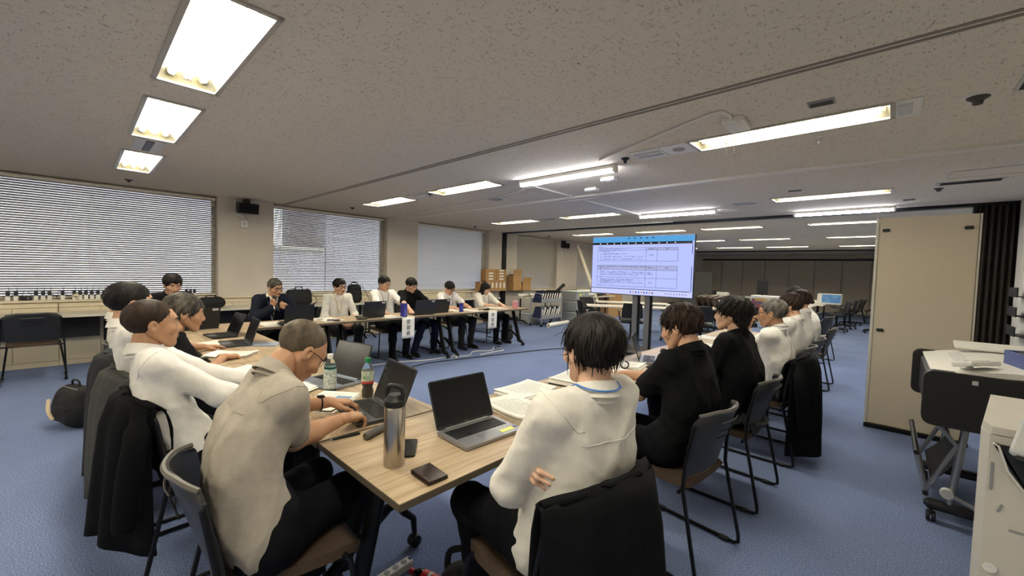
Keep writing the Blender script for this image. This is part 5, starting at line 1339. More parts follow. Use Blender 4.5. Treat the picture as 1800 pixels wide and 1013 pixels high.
clip(-1.49, 1.53, Z + .014, 200, 'black binder clip on the stack of handwritten sheets')
sheets('sheets with a pink note beside the young man with crossed arms', -1.26, 1.83, 70, .18, .25, 4, seed=3, top=mat('pink_note', 'd9a9a2', .8, col2='e8e2d8', scale=9))
sheets('pile of papers on a black folder right of the young man', -1.48, 2.20, 8, .22, .30, 8, seed=4, z=Z + .009)
t = thing('black_folder', 'black folder under the pile of papers right of the young man', 'folder', (-1.47, 2.21, Z), R(12)); MB().box((0, 0, .004), (.24, .32, .008), None, .002).build('cover', BLACKP, t, False); MB().tube([(-.12, -.15, .004), (-.12, .15, .004)], .0045, 8).build('spine', BLACKP, t)
sheets('white sheets under the forearms of the man in the black polo shirt', -1.30, 2.62, 86, .21, .297, 3, seed=5)
sheets('white sheets spread before the open laptop on the right row', -1.50, 2.92, 100, .21, .297, 3, seed=6)
sheets('open white sheets in front of the man in the loose black shirt', -1.28, 3.75, 80, .21, .297, 4, seed=7)
sheets('papers in front of the grey-haired man with glasses', -1.30, 4.35, 95, .25, .36, 5, seed=8)
sheets('papers farther along the right row table', -1.45, 4.95, 85, .21, .297, 3, seed=9)
t = thing('tablet', 'dark tablet under the hands of the man in the black polo shirt', 'tablet', (-1.35, 2.46, Z), R(75)); MB().prism(rrect(.17, .24, .012), 0, .008).build('body', mat('slate_body', '3a4250', .4), t, True, 30); MB().prism(rrect(.155, .225, .006), .008, .0085).build('display', SCR, t, True, 30)
for (x, y, lab) in ((-1.43, 2.80, 'silver and black wristwatch lying on the papers of the right row'), ):
    t = thing('wristwatch', lab, 'watch', (x, y, Z + .006)); MB().tube([(math.cos(a) * .03, math.sin(a) * .012, .022 + math.sin(a) * .024) for a in np.linspace(0, 2 * PI, 17)[:-1]], .006, 6, closed=True, flat=.4).build('strap', BLACKP, t)
    MB().lathe([(.018, 0), (.02, .003), (.018, .008), (0, .008)], 14, (0, -.014, .03), (R(70), 0, 0)).build('case', CHROME, t)
t = thing('key_pouch', 'small dark pouch on the papers before the laptop of the right row', 'pouch', (-1.27, 2.93, Z + .005), R(30)); MB().ball((0, 0, .012), (.05, .028, .014), 12, 8).build('pouch', BLACKP, t); MB().tube([(.04, 0, .012), (.07, .01, .008), (.09, .0, .004)], .004, 6).build('strap', BLACKP, t)
t = thing('mouse', 'dark computer mouse before the man in the loose black shirt', 'mouse', (-1.18, 3.42, Z), R(80)); MB().ball((0, 0, .012), (.032, .055, .02), 14, 8).build('shell', GREYP, t); MB().box((0, .03, .03), (.006, .018, .006), None, .002).build('wheel', BLACKP, t)
sheets('stapled white handout lying across the joint of the left row tables', -3.68, .80, -38, .21, .30, 5, seed=10, print_=True, curl=.01)
t = thing('paper_folder', 'bluish clear folder at the inner edge of the left row table', 'folder', (-4.02, 1.09, Z), R(-35)); MB().box((0, 0, .002), (.22, .31, .003)).build('sleeve', mat('bluish_folder', 'a9b2c2', .3), t, False); MB().box((.10, 0, .0042), (.012, .30, .002)).build('binding', BLACKP, t, False)
sheets('white pad behind the shoulder of the grey-shirted man', -2.98, .68, 20, .21, .297, 8, seed=11)
sheets('white sheets and notebook under the phone, left row', -2.42, .80, 30, .21, .297, 6, seed=12)
t = thing('smartphone', 'black smartphone on the white sheets of the left row', 'phone', (-2.38, .80, Z + .016), R(60)); MB().prism(rrect(.072, .146, .012), 0, .009).build('body', BLACKP, t, True, 30); MB().prism(rrect(.066, .14, .01), .009, .0095).build('display', SCR, t, True, 30)
t = thing('smartphone', 'second black phone, on the table beside the silver-blue laptop', 'phone', (-2.70, .93, Z), R(70)); MB().prism(rrect(.072, .15, .012), 0, .009).build('body', BLACKP, t, True, 30); MB().prism(rrect(.066, .144, .01), .009, .0095).build('display', SCR, t, True, 30)
t = thing('pen', 'white pen lying on the sheets of the left row', 'pen', (-2.26, .76, Z + .016), R(65)); MB().lathe([(.005, -.06), (.0055, -.055), (.0055, .05), (.002, .06)], 8, (0, 0, 0), (PI / 2, 0, 0)).build('barrel', WHITEP, t); MB().box((0, -.035, .007), (.003, .035, .002)).build('clip', CHROME, t)
t = sheets('printed leaflet with a blue block left of the typing hands', -2.10, .875, 38, .21, .29, 2, seed=13, curl=.008); MB().box((.05, .09, .0075), (.085, .07, .0006)).build('blue_block', mat('blue_print', '7f9dbd', .7), t, False)
sheets('loose white pages by the window end of the left row', -4.25, .72, 15, .21, .297, 3, seed=14)
# ------------------------------------------------------------------ things on the far tables
sheets('papers and envelope before the man with the microphone', -5.25, 1.55, -88, .21, .30, 3, seed=20)
t = thing('spectacle_case', 'black slim case on the papers before the man with the microphone', 'case', (-5.14, 1.60, Z + .01), R(-95)); MB().prism(rrect(.05, .16, .02), 0, .018).build('shell', BLACKP, t, True, 40); MB().box((0, 0, .009), (.051, .14, .002)).build('seam', DARKM, t)
sheets('white sheets between the speaker and the man with the yellow lanyard', -5.3, 2.22, -80, .24, .33, 5, seed=21)
t = thing('smartphone', 'dark phone on the white sheets of the far row', 'phone', (-5.16, 2.22, Z + .015), R(-30)); MB().prism(rrect(.072, .15, .012), 0, .009).build('body', BLACKP, t, True, 30); MB().prism(rrect(.066, .144, .01), .009, .0095).build('display', SCR, t, True, 30)
t = thing('earphone_case', 'small white rounded case on the far table', 'case', (-5.32, 2.12, Z + .015)); MB().ball((0, 0, .014), (.035, .05, .014), 12, 8).build('shell', WHITEP, t); MB().box((.034, 0, .015), (.004, .02, .004)).build('latch', LGREY, t)
t = thing('speakerphone', 'flat dark mesh speakerphone before the man with the yellow lanyard', 'device', (-5.16, 2.60, Z)); MB().lathe([(.05, 0), (.072, .006), (.075, .016), (.06, .03), (0, .034)], 18).build('shell', mat('mesh_grey', '3a3733', .7, var=.3, scale=120), t); MB().lathe([(.02, .033), (.02, .036), (0, .036)], 12).build('button', GREYP, t)
sheets('sheet of paper under the hands of the tall man in white', -5.2, 3.06, -85, .21, .297, 2, seed=22)
BLUEC = mat('deep_blue_carton', '2f2f86', .5, var=.1, scale=20)
for x, y, h, w, lab in ((-5.10, 3.20, .20, .075, 'tall deep blue drink carton above the first name sheet'), (-5.22, 4.37, .15, .055, 'smaller deep blue can before the writing man')):
    t = thing('blue_carton', lab, 'carton', (x, y, Z), R(12))
    MB().box((0, 0, h / 2), (w * .9, w, h), None, .004).build('body', BLUEC, t); MB().box((w * .455, 0, h * .35), (.001, w * .7, h * .4)).build('label', mat('violet_label', '5656a8', .5), t, False); MB().box((0, 0, h + .002), (w * .5, w * .5, .004), None, .001).build('top_seal', LGREY, t)
sheets('open documents between the writing man and the woman', -5.28, 4.66, -80, .24, .34, 5, seed=23)
sheets('white sheets under the hands of the writing man', -5.42, 4.45, -95, .21, .297, 3, seed=24)
sheets('open booklet under the hands of the woman', -5.38, 5.35, -85, .25, .36, 5, seed=25)
t = thing('pink_pouch', 'pink pouch with paper crumpled in it at the end of the far table', 'pouch', (-5.18, 5.66, Z)); PK = mat('pink_cloth', 'd38f93', .8, var=.1, scale=30)
mb = MB(); mb.lathe([(.05, 0), (.055, .02), (.06, .09), (.064, .11)], 14); mb.build('bag', PK, t)
for i, (dx, dy, rr) in enumerate(((.02, .0, 15), (-.02, .02, -20), (0, -.03, 30))): MB().box((dx, dy, .12), (.06, .012, .08), (R(rr), R(rr * .7), R(rr * 2)), .003).build('tissue', mat('pale_pink', 'e6c3c0', .8) if i != 1 else PAPER, t)
def name_sheet(y, body, label):
    t = thing('name_sheet', label, 'sign', (-5.0455, y, .718)); f = lambda u, v: (.003 * math.sin(v * 2.5) + (.006 * (1 - v) if v < 1 else 0), (u - .5) * .205, -.30 * v)
    MB().grid(f, 4, 8, thick=.0012).build('sheet', PAPER, t, True, 180)
    MB().box((-.03, 0, .0035), (.075, .205, .0012)).build('fold', PAPER, t, False)
    for k, ch in enumerate(body): text(ch, .072, INK, t, (.0125, 0, -.065 - .084 * k), (PI / 2, 0, PI / 2), 'character')
name_sheet(3.24, '愛媛県', 'white sheet with three black characters hung before the man in black')
name_sheet(4.93, '高知県', 'white sheet with three black characters hung before the woman')

# ------------------------------------------------------------------ bags
BAG = mat('black_nylon', '131315', .75, var=.15, scale=60, bump=.2, bscale=200)
def bag(label, x, y, z, rz, w, d, h, handle=True, strap=None, seed=0, flap=False, name='bag'):
    t = thing(name, label, 'bag', (x, y, z), R(rz))
    v, f = sdf([S_((-w / 2 + d / 2, 0, d * .5), (w / 2 - d / 2, 0, d * .5), d * .5), S_((-w / 2 + d * .55, 0, h - d * .5), (w / 2 - d * .55, 0, h - d * .5), d * .44), S_((-w / 2 + d / 2, 0, h * .5), (w / 2 - d / 2, 0, h * .5), d * .5)], .011, .03,
               lambda F, X, Y, Z_, g=folds(.006, seed, 40): np.maximum(g(F, X, Y, Z_), .001 - Z_ + 0 * X + 0 * Y))
    link('body', set_mesh('body', v, f, None, [BAG], True, 180), t)
    MB().box((0, -d * .44, h * .36), (w * .66, d * .16, h * .42), None, .015).build('front_pocket', BAG, t)
    if handle: MB().tube(smooth_path([(-.06, 0, h - .02), (-.05, 0, h + .025), (.05, 0, h + .025), (.06, 0, h - .02)], 4), .008, 6).build('handle', BAG, t)
    if strap: MB().tube(smooth_path(strap, 6), .014, 6, flat=.3).build('strap', BAG, t)
    MB().tube([(-w * .36, -d * .2, h * .93), (w * .36, -d * .2, h * .93)], .003, 5).build('zip', GREYP, t); return t
bag('soft black bag lying on the side table behind the grey-haired man', -7.66, 1.40, .721, 90, .36, .16, .17, True, None, 1)
bag('black briefcase standing on the side table behind the speaker', -7.62, 2.66, .721, 90, .44, .14, .29, True, [(.2, 0, .2), (.27, -.02, .14), (.28, -.06, .05), (.2, -.12, .02)], 2)
bag('tall black backpack standing on the side table behind the man with the yellow lanyard', -7.6, 3.66, .721, 84, .30, .17, .37, True, [(.12, -.08, .33), (.19, -.12, .2), (.24, -.14, .08), (.3, -.16, .01)], 3)
bag('dark bag on the side table behind the man in the black shirt', -7.6, 4.98, .721, 90, .30, .15, .28, True, [(.1, -.08, .2), (.2, -.1, .1), (.3, -.14, .01)], 4)
bag('dark green-black bag on the floor under the end of the far table', -5.68, 5.98, 0, 100, .30, .18, .36, True, None, 5)
t = bag('black backpack with a pale strap on the floor by the left row chairs', -5.05, -.02, 0, 20, .40, .22, .36, True, None, 6); MB().tube(smooth_path([(-.2, -.1, .22), (-.12, -.13, .14), (-.04, -.13, .08)], 5), .012, 6, flat=.3).build('pale_strap', mat('pale_webbing', 'b9a98c', .7), t)
bag('black bag with a looped strap on the floor below the near table', -1.20, 1.10, 0, 20, .30, .2, .15, False, [(-.14, .03, .12), (-.16, .08, .17), (-.08, .10, .19), (.0, .07, .17), (.06, .0, .13)], 7)
t = thing('power_strip', 'white power strip with a row of round sockets on the carpet', 'power strip', (-1.612, .93, 0), R(4))
MB().box((0, 0, .018), (.045, .30, .036), None, .003).build('body', WHITEP, t)
for k in range(6): MB().lathe([(.014, .036), (.0145, .0375), (.012, .038), (0, .037)], 14, (0, -.12 + .046 * k, 0)).build('socket', GREYP, t)
MB().box((0, .142, .0365), (.02, .008, .001)).build('mark', INK, t, False)
t = thing('drink_bottle', 'bottle with red label and red cap lying on the carpet', 'bottle', (-1.455, 1.06, .033), R(-75)); MB().lathe([(.028, -.1), (.032, -.09), (.032, .03), (.024, .06), (.012, .08)], 16, (0, 0, 0), (PI / 2, 0, 0)).build('body', mat('cola_dark', '1b1210', .15), t)
MB().lathe([(.0326, -.06), (.0326, .025)], 16, (0, 0, 0), (PI / 2, 0, 0)).build('label', mat('red_label', 'c2252c', .4), t); MB().lathe([(.0329, -.022), (.0329, -.008)], 16, (0, 0, 0), (PI / 2, 0, 0)).build('white_band', WHITEP, t); MB().lathe([(.0145, .078), (.015, .1), (0, .1)], 12, (0, 0, 0), (PI / 2, 0, 0)).build('cap', mat('red_label'), t)
def cable(label, pts, r, m): tag(MB().tube(smooth_path([(x, y, r * 1.05) for x, y in pts], 8), r, 6).build('floor_cable', m), label, 'cable')
cable('white extension cable wriggling over the carpet before the far table', [(-5.42, 2.9), (-5.35, 3.3), (-5.2, 3.7), (-5.18, 4.1), (-5.05, 4.4), (-5.25, 4.7), (-5.12, 5.0), (-5.3, 5.25), (-5.02, 5.2), (-5.0, 4.9), (-4.98, 4.6)], .008, WHITEP)
cable('black cable running over the carpet towards the screen', [(-4.95, 3.2), (-5.02, 3.6), (-4.92, 4.2), (-4.75, 5.0), (-4.5, 6.0), (-4.2, 6.6)], .008, BLACKP)
t = thing('cable_plug', 'white multi-plug block on the white cable', 'plug', (-5.15, 4.2, 0), R(70)); MB().box((0, 0, .012), (.04, .18, .024), None, .004).build('body', WHITEP, t)
for k in range(3): MB().box((0, -.06 + .06 * k, .025), (.02, .02, .002)).build('socket', GREYP, t)
t = thing('cable_plug', 'black plug at the end of the white cable', 'plug', (-5.28, 5.32, 0), R(10)); MB().box((0, 0, .012), (.03, .10, .024), None, .008).build('body', BLACKP, t); MB().tube([(0, -.05, .012), (0, -.09, .009)], .008, 6).build('neck', BLACKP, t)

# ------------------------------------------------------------------ on the sill: handset chargers, cartons
pxs = [-.60, -.535, -.37, -.31, -.255, -.14, -.035, .02, .075, .13, .19, .25, .31, 1.16, 1.21, 1.26]
ch0 = None
for i, y in enumerate(pxs):
    lab = 'white charger with a black handset on the sill, %s from the left' % ['first', 'second', 'third', 'fourth', 'fifth', 'sixth', 'seventh', 'eighth', 'ninth', 'tenth', 'eleventh', 'twelfth', 'thirteenth', 'fourteenth', 'fifteenth', 'sixteenth'][i]
    if ch0 is None:
        ch0 = thing('handset_charger', lab, 'charger', (-8.05, y, .876), 0, 'handset chargers on the window sill')
        MB().prism([(-.03, 0), (.03, 0), (.024, .055), (-.018, .07)], -.019, .019, Matrix.Rotation(PI / 2, 4, 'X')).build('cradle', WHITEP, ch0, False)
        MB().box((-.002, 0, .085), (.022, .034, .06), (0, R(-8), 0), .005).build('handset', BLACKP, ch0); MB().tube([(-.008, .01, .11), (-.014, .01, .165)], .003, 5).build('aerial', BLACKP, ch0)
    else: dup(ch0, (-8.05, y, .876), 0, lab)
mb = MB()
for k in range(9): mb.tube(smooth_path([(-8.10, -.7 + .1 * k, .885), (-8.06, -.66 + .1 * k, .90 + .05 * (k % 3)), (-8.09, -.6 + .1 * k, .93), (-8.12, -.56 + .1 * k, .885)], 4), .003, 5)
tag(mb.build('charger_cables', BLACKP), 'tangle of thin black cables between the handset chargers', 'cable', kind='stuff')
t = thing('black_adapter', 'flat black power adapter block between the handset chargers', 'adapter', (-8.04, -.455, .876)); MB().box((0, 0, .025), (.06, .1, .05), None, .006).build('body', BLACKP, t); MB().box((.031, .02, .03), (.002, .01, .01)).build('led', WHITEP, t)
t = thing('cloth_bundle', 'small cream roll between the handset chargers', 'bundle', (-8.04, -.02, .876)); MB().ball((0, 0, .04), (.03, .035, .04), 12, 8).build('roll', CREAM, t); MB().lathe([(.031, .035), (.031, .045)], 12).build('band', BLACKP, t)
def carton(label, x, y, z, w, d, h, rz=0, tape=True, openf=False, lab=0, m=CARD, group=None):
    t = thing('carton', label, 'box', (x, y, z), R(rz), group); MB().box((0, 0, h / 2), (w, d, h), None, .004).build('body', m, t)
    if tape and not openf: MB().box((0, 0, h + .0008), (w * .98, .045, .001)).build('tape', mat('tan_tape', 'a1794a', .4), t, False)
    if openf: MB().box((w / 2 + .01, 0, h + .09), (.008, d * .96, .18), (0, R(14), 0), .002).build('flap', m, t); MB().box((0, 0, h + .012), (w * .7, d * .7, .03), None, .004).build('contents', BLACKP, t)
    for k in range(lab): MB().box((w / 2 + .0012, d * (-.3 + .6 * (k + .5) / lab), h * .55), (.0015, d * .42 / lab, h * .5)).build('label', PAPER, t, False)
    return t
for c, yy in enumerate((7.53, 7.93)):
    for k in range(4): carton('flat brown document carton, %s row of the %s stack on the sill' % (['bottom', 'second', 'third', 'top'][k], ['left', 'right'][c]), -7.90, yy, 1.155 + k * .077, .2, .38, .075, 0, True, False, 1 if k < 3 else c)
for k in range(5): carton('upright brown file box, %s of five under the flat cartons' % ['first', 'second', 'third', 'fourth', 'fifth'][k], -7.90, 7.44 + k * .148, .876, .22, .145, .278, 0, False, False, 1)
carton('small brown carton at the left foot of the carton stacks', -7.9, 7.25, .876, .2, .19, .24, 0)
carton('brown carton right of the dark post, lower of two', -7.86, 8.52, .876, .26, .34, .22, 0)
carton('open brown carton with raised flap right of the dark post', -7.86, 8.5, 1.097, .26, .34, .2, 0, False, True)
carton('open brown carton with dark contents on the sill, farther along', -7.86, 8.92, .876, .26, .36, .2, 0, False, True)
# ------------------------------------------------------------------ rear-left corner: trolley with binders, clear bins, rolls
dk = make_counter(1.3, 'dark side table with white papers behind the dark post', False); dk.location = (-7.3, 8.75, 0); dk.rotation_euler = (0, 0, R(90))
dk.children[0].data.materials[0] = DARKM
sheets('white papers lying on the dark side table behind the post', -7.3, 8.4, 70, .3, .42, 8, seed=40, curl=.05); sheets('second pile of white papers on the dark side table', -7.25, 8.85, 110, .3, .42, 8, seed=41, curl=.06)
def trolley():
    t = thing('binder_trolley', 'light grey two-tier trolley with slanted shelves of binders', 'trolley', (-6.75, 8.62, 0), R(4)); W_, D = .36, .95; G = mat('light_grey_steel', 'a9aaac', .4, metal=.4)
    for sx in (-1, 1):
        for sy in (-1, 1): MB().tube([(sx * W_ / 2, sy * D / 2, .06), (sx * W_ / 2, sy * D / 2, .80)], .014, 8).build('post', G, t); castor_mb(sx * W_ / 2, sy * D / 2).build('castor', BLACKP, t)
    for z in (.20, .62):
        mb = MB(); mb.box((0, .03, z), (W_, D, .012), (R(0), 0, 0)); mb.box((W_ / 2, .0, z + .05), (.01, D, .10)); mb.box((-W_ / 2, .0, z + .05), (.01, D, .10)); mb.build('shelf', G, t)
    mb = MB(); mb.tube(smooth_path([(-W_ / 2, -D / 2, .80), (-W_ / 2, -D / 2 - .06, .86), (W_ / 2, -D / 2 - .06, .86), (W_ / 2, -D / 2, .80)], 4), .012, 8); mb.build('handle', G, t)
    return t
trolley()
cols_b = [('dark navy', mat('navy_binder', '22284a', .5)), ('black', BLACKP), ('white', WHITEP), ('grey', GREYP)]
b0 = None
ords = ['first', 'second', 'third', 'fourth', 'fifth', 'sixth', 'seventh', 'eighth', 'ninth']
for tier, z in ((0, .208), (1, .628)):
    for k in range(8):
        nm, m = cols_b[0] if (k == 0) else (cols_b[1] if tier else cols_b[2 if k % 2 else 1])
        t = thing('ring_binder', '%s ring binder, %s from the left on the %s shelf of the trolley' % (nm, ords[k], ['lower', 'upper'][tier]), 'binder', (-6.75, 8.22 + k * .105, z)); t.rotation_euler = (R(-24), 0, R(4))
        MB().box((0, 0, .155), (.25, .06, .31), None, .005).build('cover', m, t); MB().box((.126, 0, .17), (.002, .045, .16)).build('spine_label', PAPER, t, False)
CLR = mat('clear_storage_plastic', 'c8cbc9', .25, trans=.35, ior=1.1)
for k, (x, y, z, lab) in enumerate(((-6.72, 9.95, 0, 'clear storage bin with dark latch at the bottom of the stack of three'), (-6.74, 9.95, .305, 'clear storage bin in the middle of the stack of three'), (-6.74, 9.95, .61, 'clear storage bin with yellow note on top of the stack of three'), (-7.25, 8.45, 0, 'clear storage bin on the floor under the dark side table'))):
    t = thing('storage_bin', lab, 'bin', (x, y, z)); w, d, h = (.55, .62, .26) if k < 3 else (.4, .4, .26)
    MB().box((0, 0, h / 2), (w, d, h), None, .02).build('tub', CLR, t); MB().box((0, 0, h + .018), (w + .03, d + .03, .03), None, .01).build('lid', mat('milky_plastic', 'd4d6d4', .4), t)
    MB().box((0, 0, h * .42), (w * .8, d * .8, h * .6), None, .01).build('contents', mat('grey_contents', '8b8a86', .8, var=.3, scale=12), t); MB().box((w / 2 + .01, 0, h * .8), (.016, .12, .08), None, .005).build('latch', BLACKP if k == 0 else LGREY, t)
    if k == 2: MB().box((w / 2 + .013, -.15, h * .72), (.002, .1, .07)).build('yellow_note', TAPE, t, False)
t = thing('paper_roll', 'white paper roll lying on the carpet before the trolley', 'roll', (-6.43, 8.75, .055), R(6)); MB().lathe([(.03, -.5), (.055, -.5), (.055, .5), (.03, .5)], 18, (0, 0, 0), (PI / 2, 0, 0)).build('roll', PAPER, t); MB().lathe([(.03, -.502), (.03, .502)], 12, (0, 0, 0), (PI / 2, 0, 0)).build('core', CARD, t)
t = thing('leaning_tube', 'long cream cardboard tube leaning against the rear ceiling corner', 'tube', (-6.55, 10.75, 0)); MB().tube([(.05, 0, .62), (-.78, .10, 2.30)], .055, 12).build('tube', mat('cream_card_tube', 'cfc4b0', .7), t); MB().tube([(.052, 0, .60), (.045, 0, .63)], .058, 12).build('end_cap', WHITEP, t)
cr = make_counter(1.6, 'pale side table with stacked trays at the foot of the leaning tube', False); cr.location = (-6.75, 11.05, 0); cr.rotation_euler = (0, 0, R(90))
t = thing('document_tray', 'stack of black document trays on the table by the leaning tube', 'tray', (-6.72, 10.95, .722))
for k in range(3): MB().box((0, 0, .02 + .045 * k), (.34, .5, .012), None, .004).build('tray', BLACKP, t)
mb = MB()
for sx in (-1, 1):
    for sy in (-1, 1): mb.box((sx * .15, sy * .22, .06), (.012, .012, .12))
for k, q in enumerate([(sx, sy) for sx in (-1, 1) for sy in (-1, 1)]): MB().box((q[0] * .15, q[1] * .22, .06), (.012, .012, .12)).build('post', BLACKP, t)
t = thing('crumpled_bags', 'blue and white plastic bags heaped behind the clear bins', 'bags', (-6.75, 11.35, .722)); cols3 = [mat('blue_plastic', '4f84b4', .4, var=.2, scale=10), mat('white_plastic_bag', 'd8d8d6', .4, var=.1, scale=10), CARD]
for k in range(5):
    v, f = sdf([S_((0, 0, .05), (.04, .05, .22 + .03 * k), .06, .04)], .014, .02, folds(.014, 50 + k, 40)); o = link('bag', set_mesh('bag', v, f, None, [cols3[k % 3]], True, 180), t, (-.2 + .1 * k, -.15 + .09 * ((k * 2) % 5), .04), (R(20 - 10 * k), R(15 * (k % 3) - 15), 0))
carton('large brown carton with red print half hidden behind the screen', -6.9, 12.2, .45, .5, .9, 1.0, 0, True, False, 0)
carton('large brown carton standing on the floor under the one with red print', -6.9, 12.2, 0, .5, .9, .449, 0, True)
t = thing('printer', 'white desktop printer on the table by the blue bags', 'printer', (-6.7, 10.45, .722), R(90)); MB().box((0, 0, .11), (.42, .38, .2), None, .02).build('body', WHITEP, t); MB().box((0, -.2, .06), (.34, .06, .02), None, .004).build('paper_tray', LGREY, t); MB().box((0, -.18, .17), (.3, .04, .03), (R(30), 0, 0), .004).build('panel', BLACKP, t)
t = thing('cylinder_tin', 'steel canister beside the black tube on the trolley side', 'tin', (-7.3, 9.2, .722)); MB().lathe([(.07, 0), (.07, .2), (.065, .21), (0, .21)], 18).build('can', CHROME, t); MB().lathe([(.072, .19), (.072, .205)], 18).build('rim', LGREY, t)
t = thing('telescope_tube', 'black tube on a stand sticking up behind the trolley', 'tube', (-7.1, 9.45, .722)); MB().tube([(0, 0, .12), (.18, .2, .36)], [.035, .05], 12).build('barrel', BLACKP, t); MB().tube([(0, 0, 0), (.03, .03, .16)], .02, 8).build('stand', BLACKP, t)

# ------------------------------------------------------------------ rear room: tables, office chairs, stacked boards
RT = make_counter(1.8, 'long pale table behind the screen, nearest of the rear room', False); RT.location = (-4.25, 8.35, 0); RT.rotation_euler = (0, 0, R(36))
for x, y, rz, lab in ((-2.95, 9.75, 36, 'pale table right behind the screen stand'), (-4.75, 9.55, 36, 'pale table behind the nearest rear table'), (-1.75, 13.2, 90, 'pale table with a light corner, right rear room'), (-1.62, 15.0, 90, 'pale table carrying the blue and white box'),
                      (-1.62, 16.8, 90, 'last pale table of the right rear row'), (-3.2, 17.0, 0, 'pale table in the last rear row, middle'), (-5.0, 17.0, 0, 'pale table in the last rear row, left')):
    dup(RT, (x, y, 0), R(rz), lab)
def office_chair(label):
    t = thing('office_chair', label, 'chair')
    MB().box((0, .02, .46), (.46, .46, .07), None, .03).build('seat', BLACKP, t)
    def bf(u, v): a = u * 2 - 1; return (a * .21 * (1 - .15 * v * v), -.24 - .05 * v + .05 * a * a, .54 + .30 * v)
    MB().grid(bf, 8, 8, thick=.03).build('backrest', BLACKP, t)
    MB().tube([(0, 0, .10), (0, 0, .43)], .028, 8).build('column', DARKM, t); MB().tube([(0, -.1, .43), (0, -.26, .48), (0, -.30, .62)], .02, 6).build('back_bar', DARKM, t)
    for k in range(5):
        a = 2 * PI * k / 5; b = MB().tube([(0, 0, .11), (.27 * math.cos(a), .27 * math.sin(a), .07)], [.024, .016], 6).build('foot', BLACKP, t)
        MB().ball((.27 * math.cos(a), .27 * math.sin(a), .03), .03, 8, 6).build('castor', BLACKP, b)
    for s in (-1, 1): MB().tube([(s * .24, -.12, .48), (s * .26, -.1, .66), (s * .26, .12, .67)], .015, 6).build('armrest', BLACKP, t)
    return t
OC = office_chair('black office chair left of the screen stand by the pale table'); OC.location = (-4.75, 7.6, 0); OC.rotation_euler = (0, 0, R(-40))
for x, y, rz, lab in ((-3.9, 7.85, 30, 'black office chair just left of the screen column'), (-3.35, 8.75, 50, 'black office chair behind the screen column'), (-2.75, 8.55, 20, 'black office chair right of the screen column, nearer'), (-2.2, 9.3, 60, 'black office chair right of the screen column, farther'),
                      (-5.2, 8.35, -120, 'black office chair beside the clear storage bins'), (-1.05, 14.4, 100, 'black office chair in the dark, first along the right rear tables'), (-.95, 15.6, 90, 'black office chair in the dark, second along the right rear tables'), (-.25, 14.9, 80, 'black office chair half hidden by the beige panel'), (-.9, 16.9, 90, 'black office chair in the dark, last along the right rear tables'), (-2.3, 13.6, -90, 'black office chair left of the light-cornered table')):
    dup(OC, (x, y, 0), R(rz), lab)
CHAIR_B = [(-.85, 17.9, 95, 'black stacking chair near the far wall, left of two'), (-.35, 18.2, 95, 'black stacking chair near the far wall, right of two')]
for x, y, th, lab in CHAIR_B: chair(x, y, th, lab, 'far chairs')
BRD = mat('dark_brown_board', '3b2a22', .5, var=.1, scale=8, stretch=(1, 6, 1))
for k in range(4):
    t = thing('folded_table', 'brown folded table standing on edge, %s of four beyond the right row' % ['first', 'second', 'third', 'last'][k], 'table', (-3.15 - .17 * k, 11.2 + .1 * k, 0), R(8))
    MB().box((0, 0, .62), (.03, 1.7 if k == 0 else 1.4, .6), (0, R(-16), 0), .004).build('board', BRD, t); MB().box((-.005, 0, .92), (.04, 1.7 if k == 0 else 1.4, .02), (0, R(-16), 0), .003).build('edge', mat('pale_edge', 'a89c8a', .5), t)
    for s in (-1, 1): MB().tube([(.04, s * .55, .36), (.1, s * .55, .06), (.25, s * .55, .03), (-.2, s * .55, .03)], .018, 6).build('leg', DARKM, t)
    if k == 0:
        for s in (-.35, .1): MB().box((.028, s, .80), (.003, .18, .13), (0, R(-16), 0)).build('paper_label', LGREY, t, False)
t = thing('dark_screen_panel', 'dark grey office divider standing right of the big screen', 'divider', (-4.0, 12.0, 0)); MB().box((0, 0, .85), (.75, .04, 1.4), None, .006).build('panel', mat('dark_grey_felt', '4c4d4b', .9), t)
for s in (-1, 1): MB().box((s * .3, 0, .08), (.05, .4, .16), None, .01).build('foot', DARKM, t)
t = thing('monitor', 'small black monitor standing at the far wall', 'monitor', (-3.4, 17.0, .722)); MB().box((0, 0, .36), (.34, .03, .5), None, .006).build('display', BLACKP, t); MB().box((0, .03, .08), (.06, .03, .16)).build('neck', BLACKP, t); MB().box((0, .02, .008), (.26, .2, .016), None, .004).build('foot', BLACKP, t)
t = thing('blue_box', 'white box with a blue printed side on the rear table', 'box', (-1.28, 15.0, .722)); MB().box((0, 0, .15), (.55, .4, .3), None, .006).build('body', WHITEP, t); MB().box((.05, -.202, .165), (.43, .003, .24)).build('blue_print', mat('blue_carton_print', '4d86c8', .5, col2='79a6d6', scale=7), t, False)
t = thing('picture_box', 'white carton printed with a colourful picture behind the grey-haired man', 'box', (-1.86, 9.6, .55)); MB().box((0, 0, .26), (.46, .34, .52), None, .006).build('body', WHITEP, t); MB().box((-.02, -.172, .25), (.38, .003, .42)).build('print', mat('colour_print', 'a9573e', .6, col2='35507a', scale=7), t, False); MB().box((0, -.173, .44), (.3, .003, .06)).build('tan_band', mat('tan_band', 'c39a5c', .6), t, False)
st = make_counter(.7, 'low dark stand under the white picture carton', False); st.location = (-1.86, 9.6, -.175); st.rotation_euler = (0, 0, 0)
for ch in st.children:
    pass
t = thing('equipment_pile', 'dark equipment lying on the last rear table', 'equipment', (-5.2, 16.9, .722)); MB().box((0, 0, .08), (.5, .3, .16), None, .02).build('case', BLACKP, t); MB().box((.5, .05, .06), (.4, .25, .12), None, .02).build('white_case', LGREY, t); MB().box((-.1, 0, .28), (.35, .05, .25), None, .01).build('display', BLACKP, t)
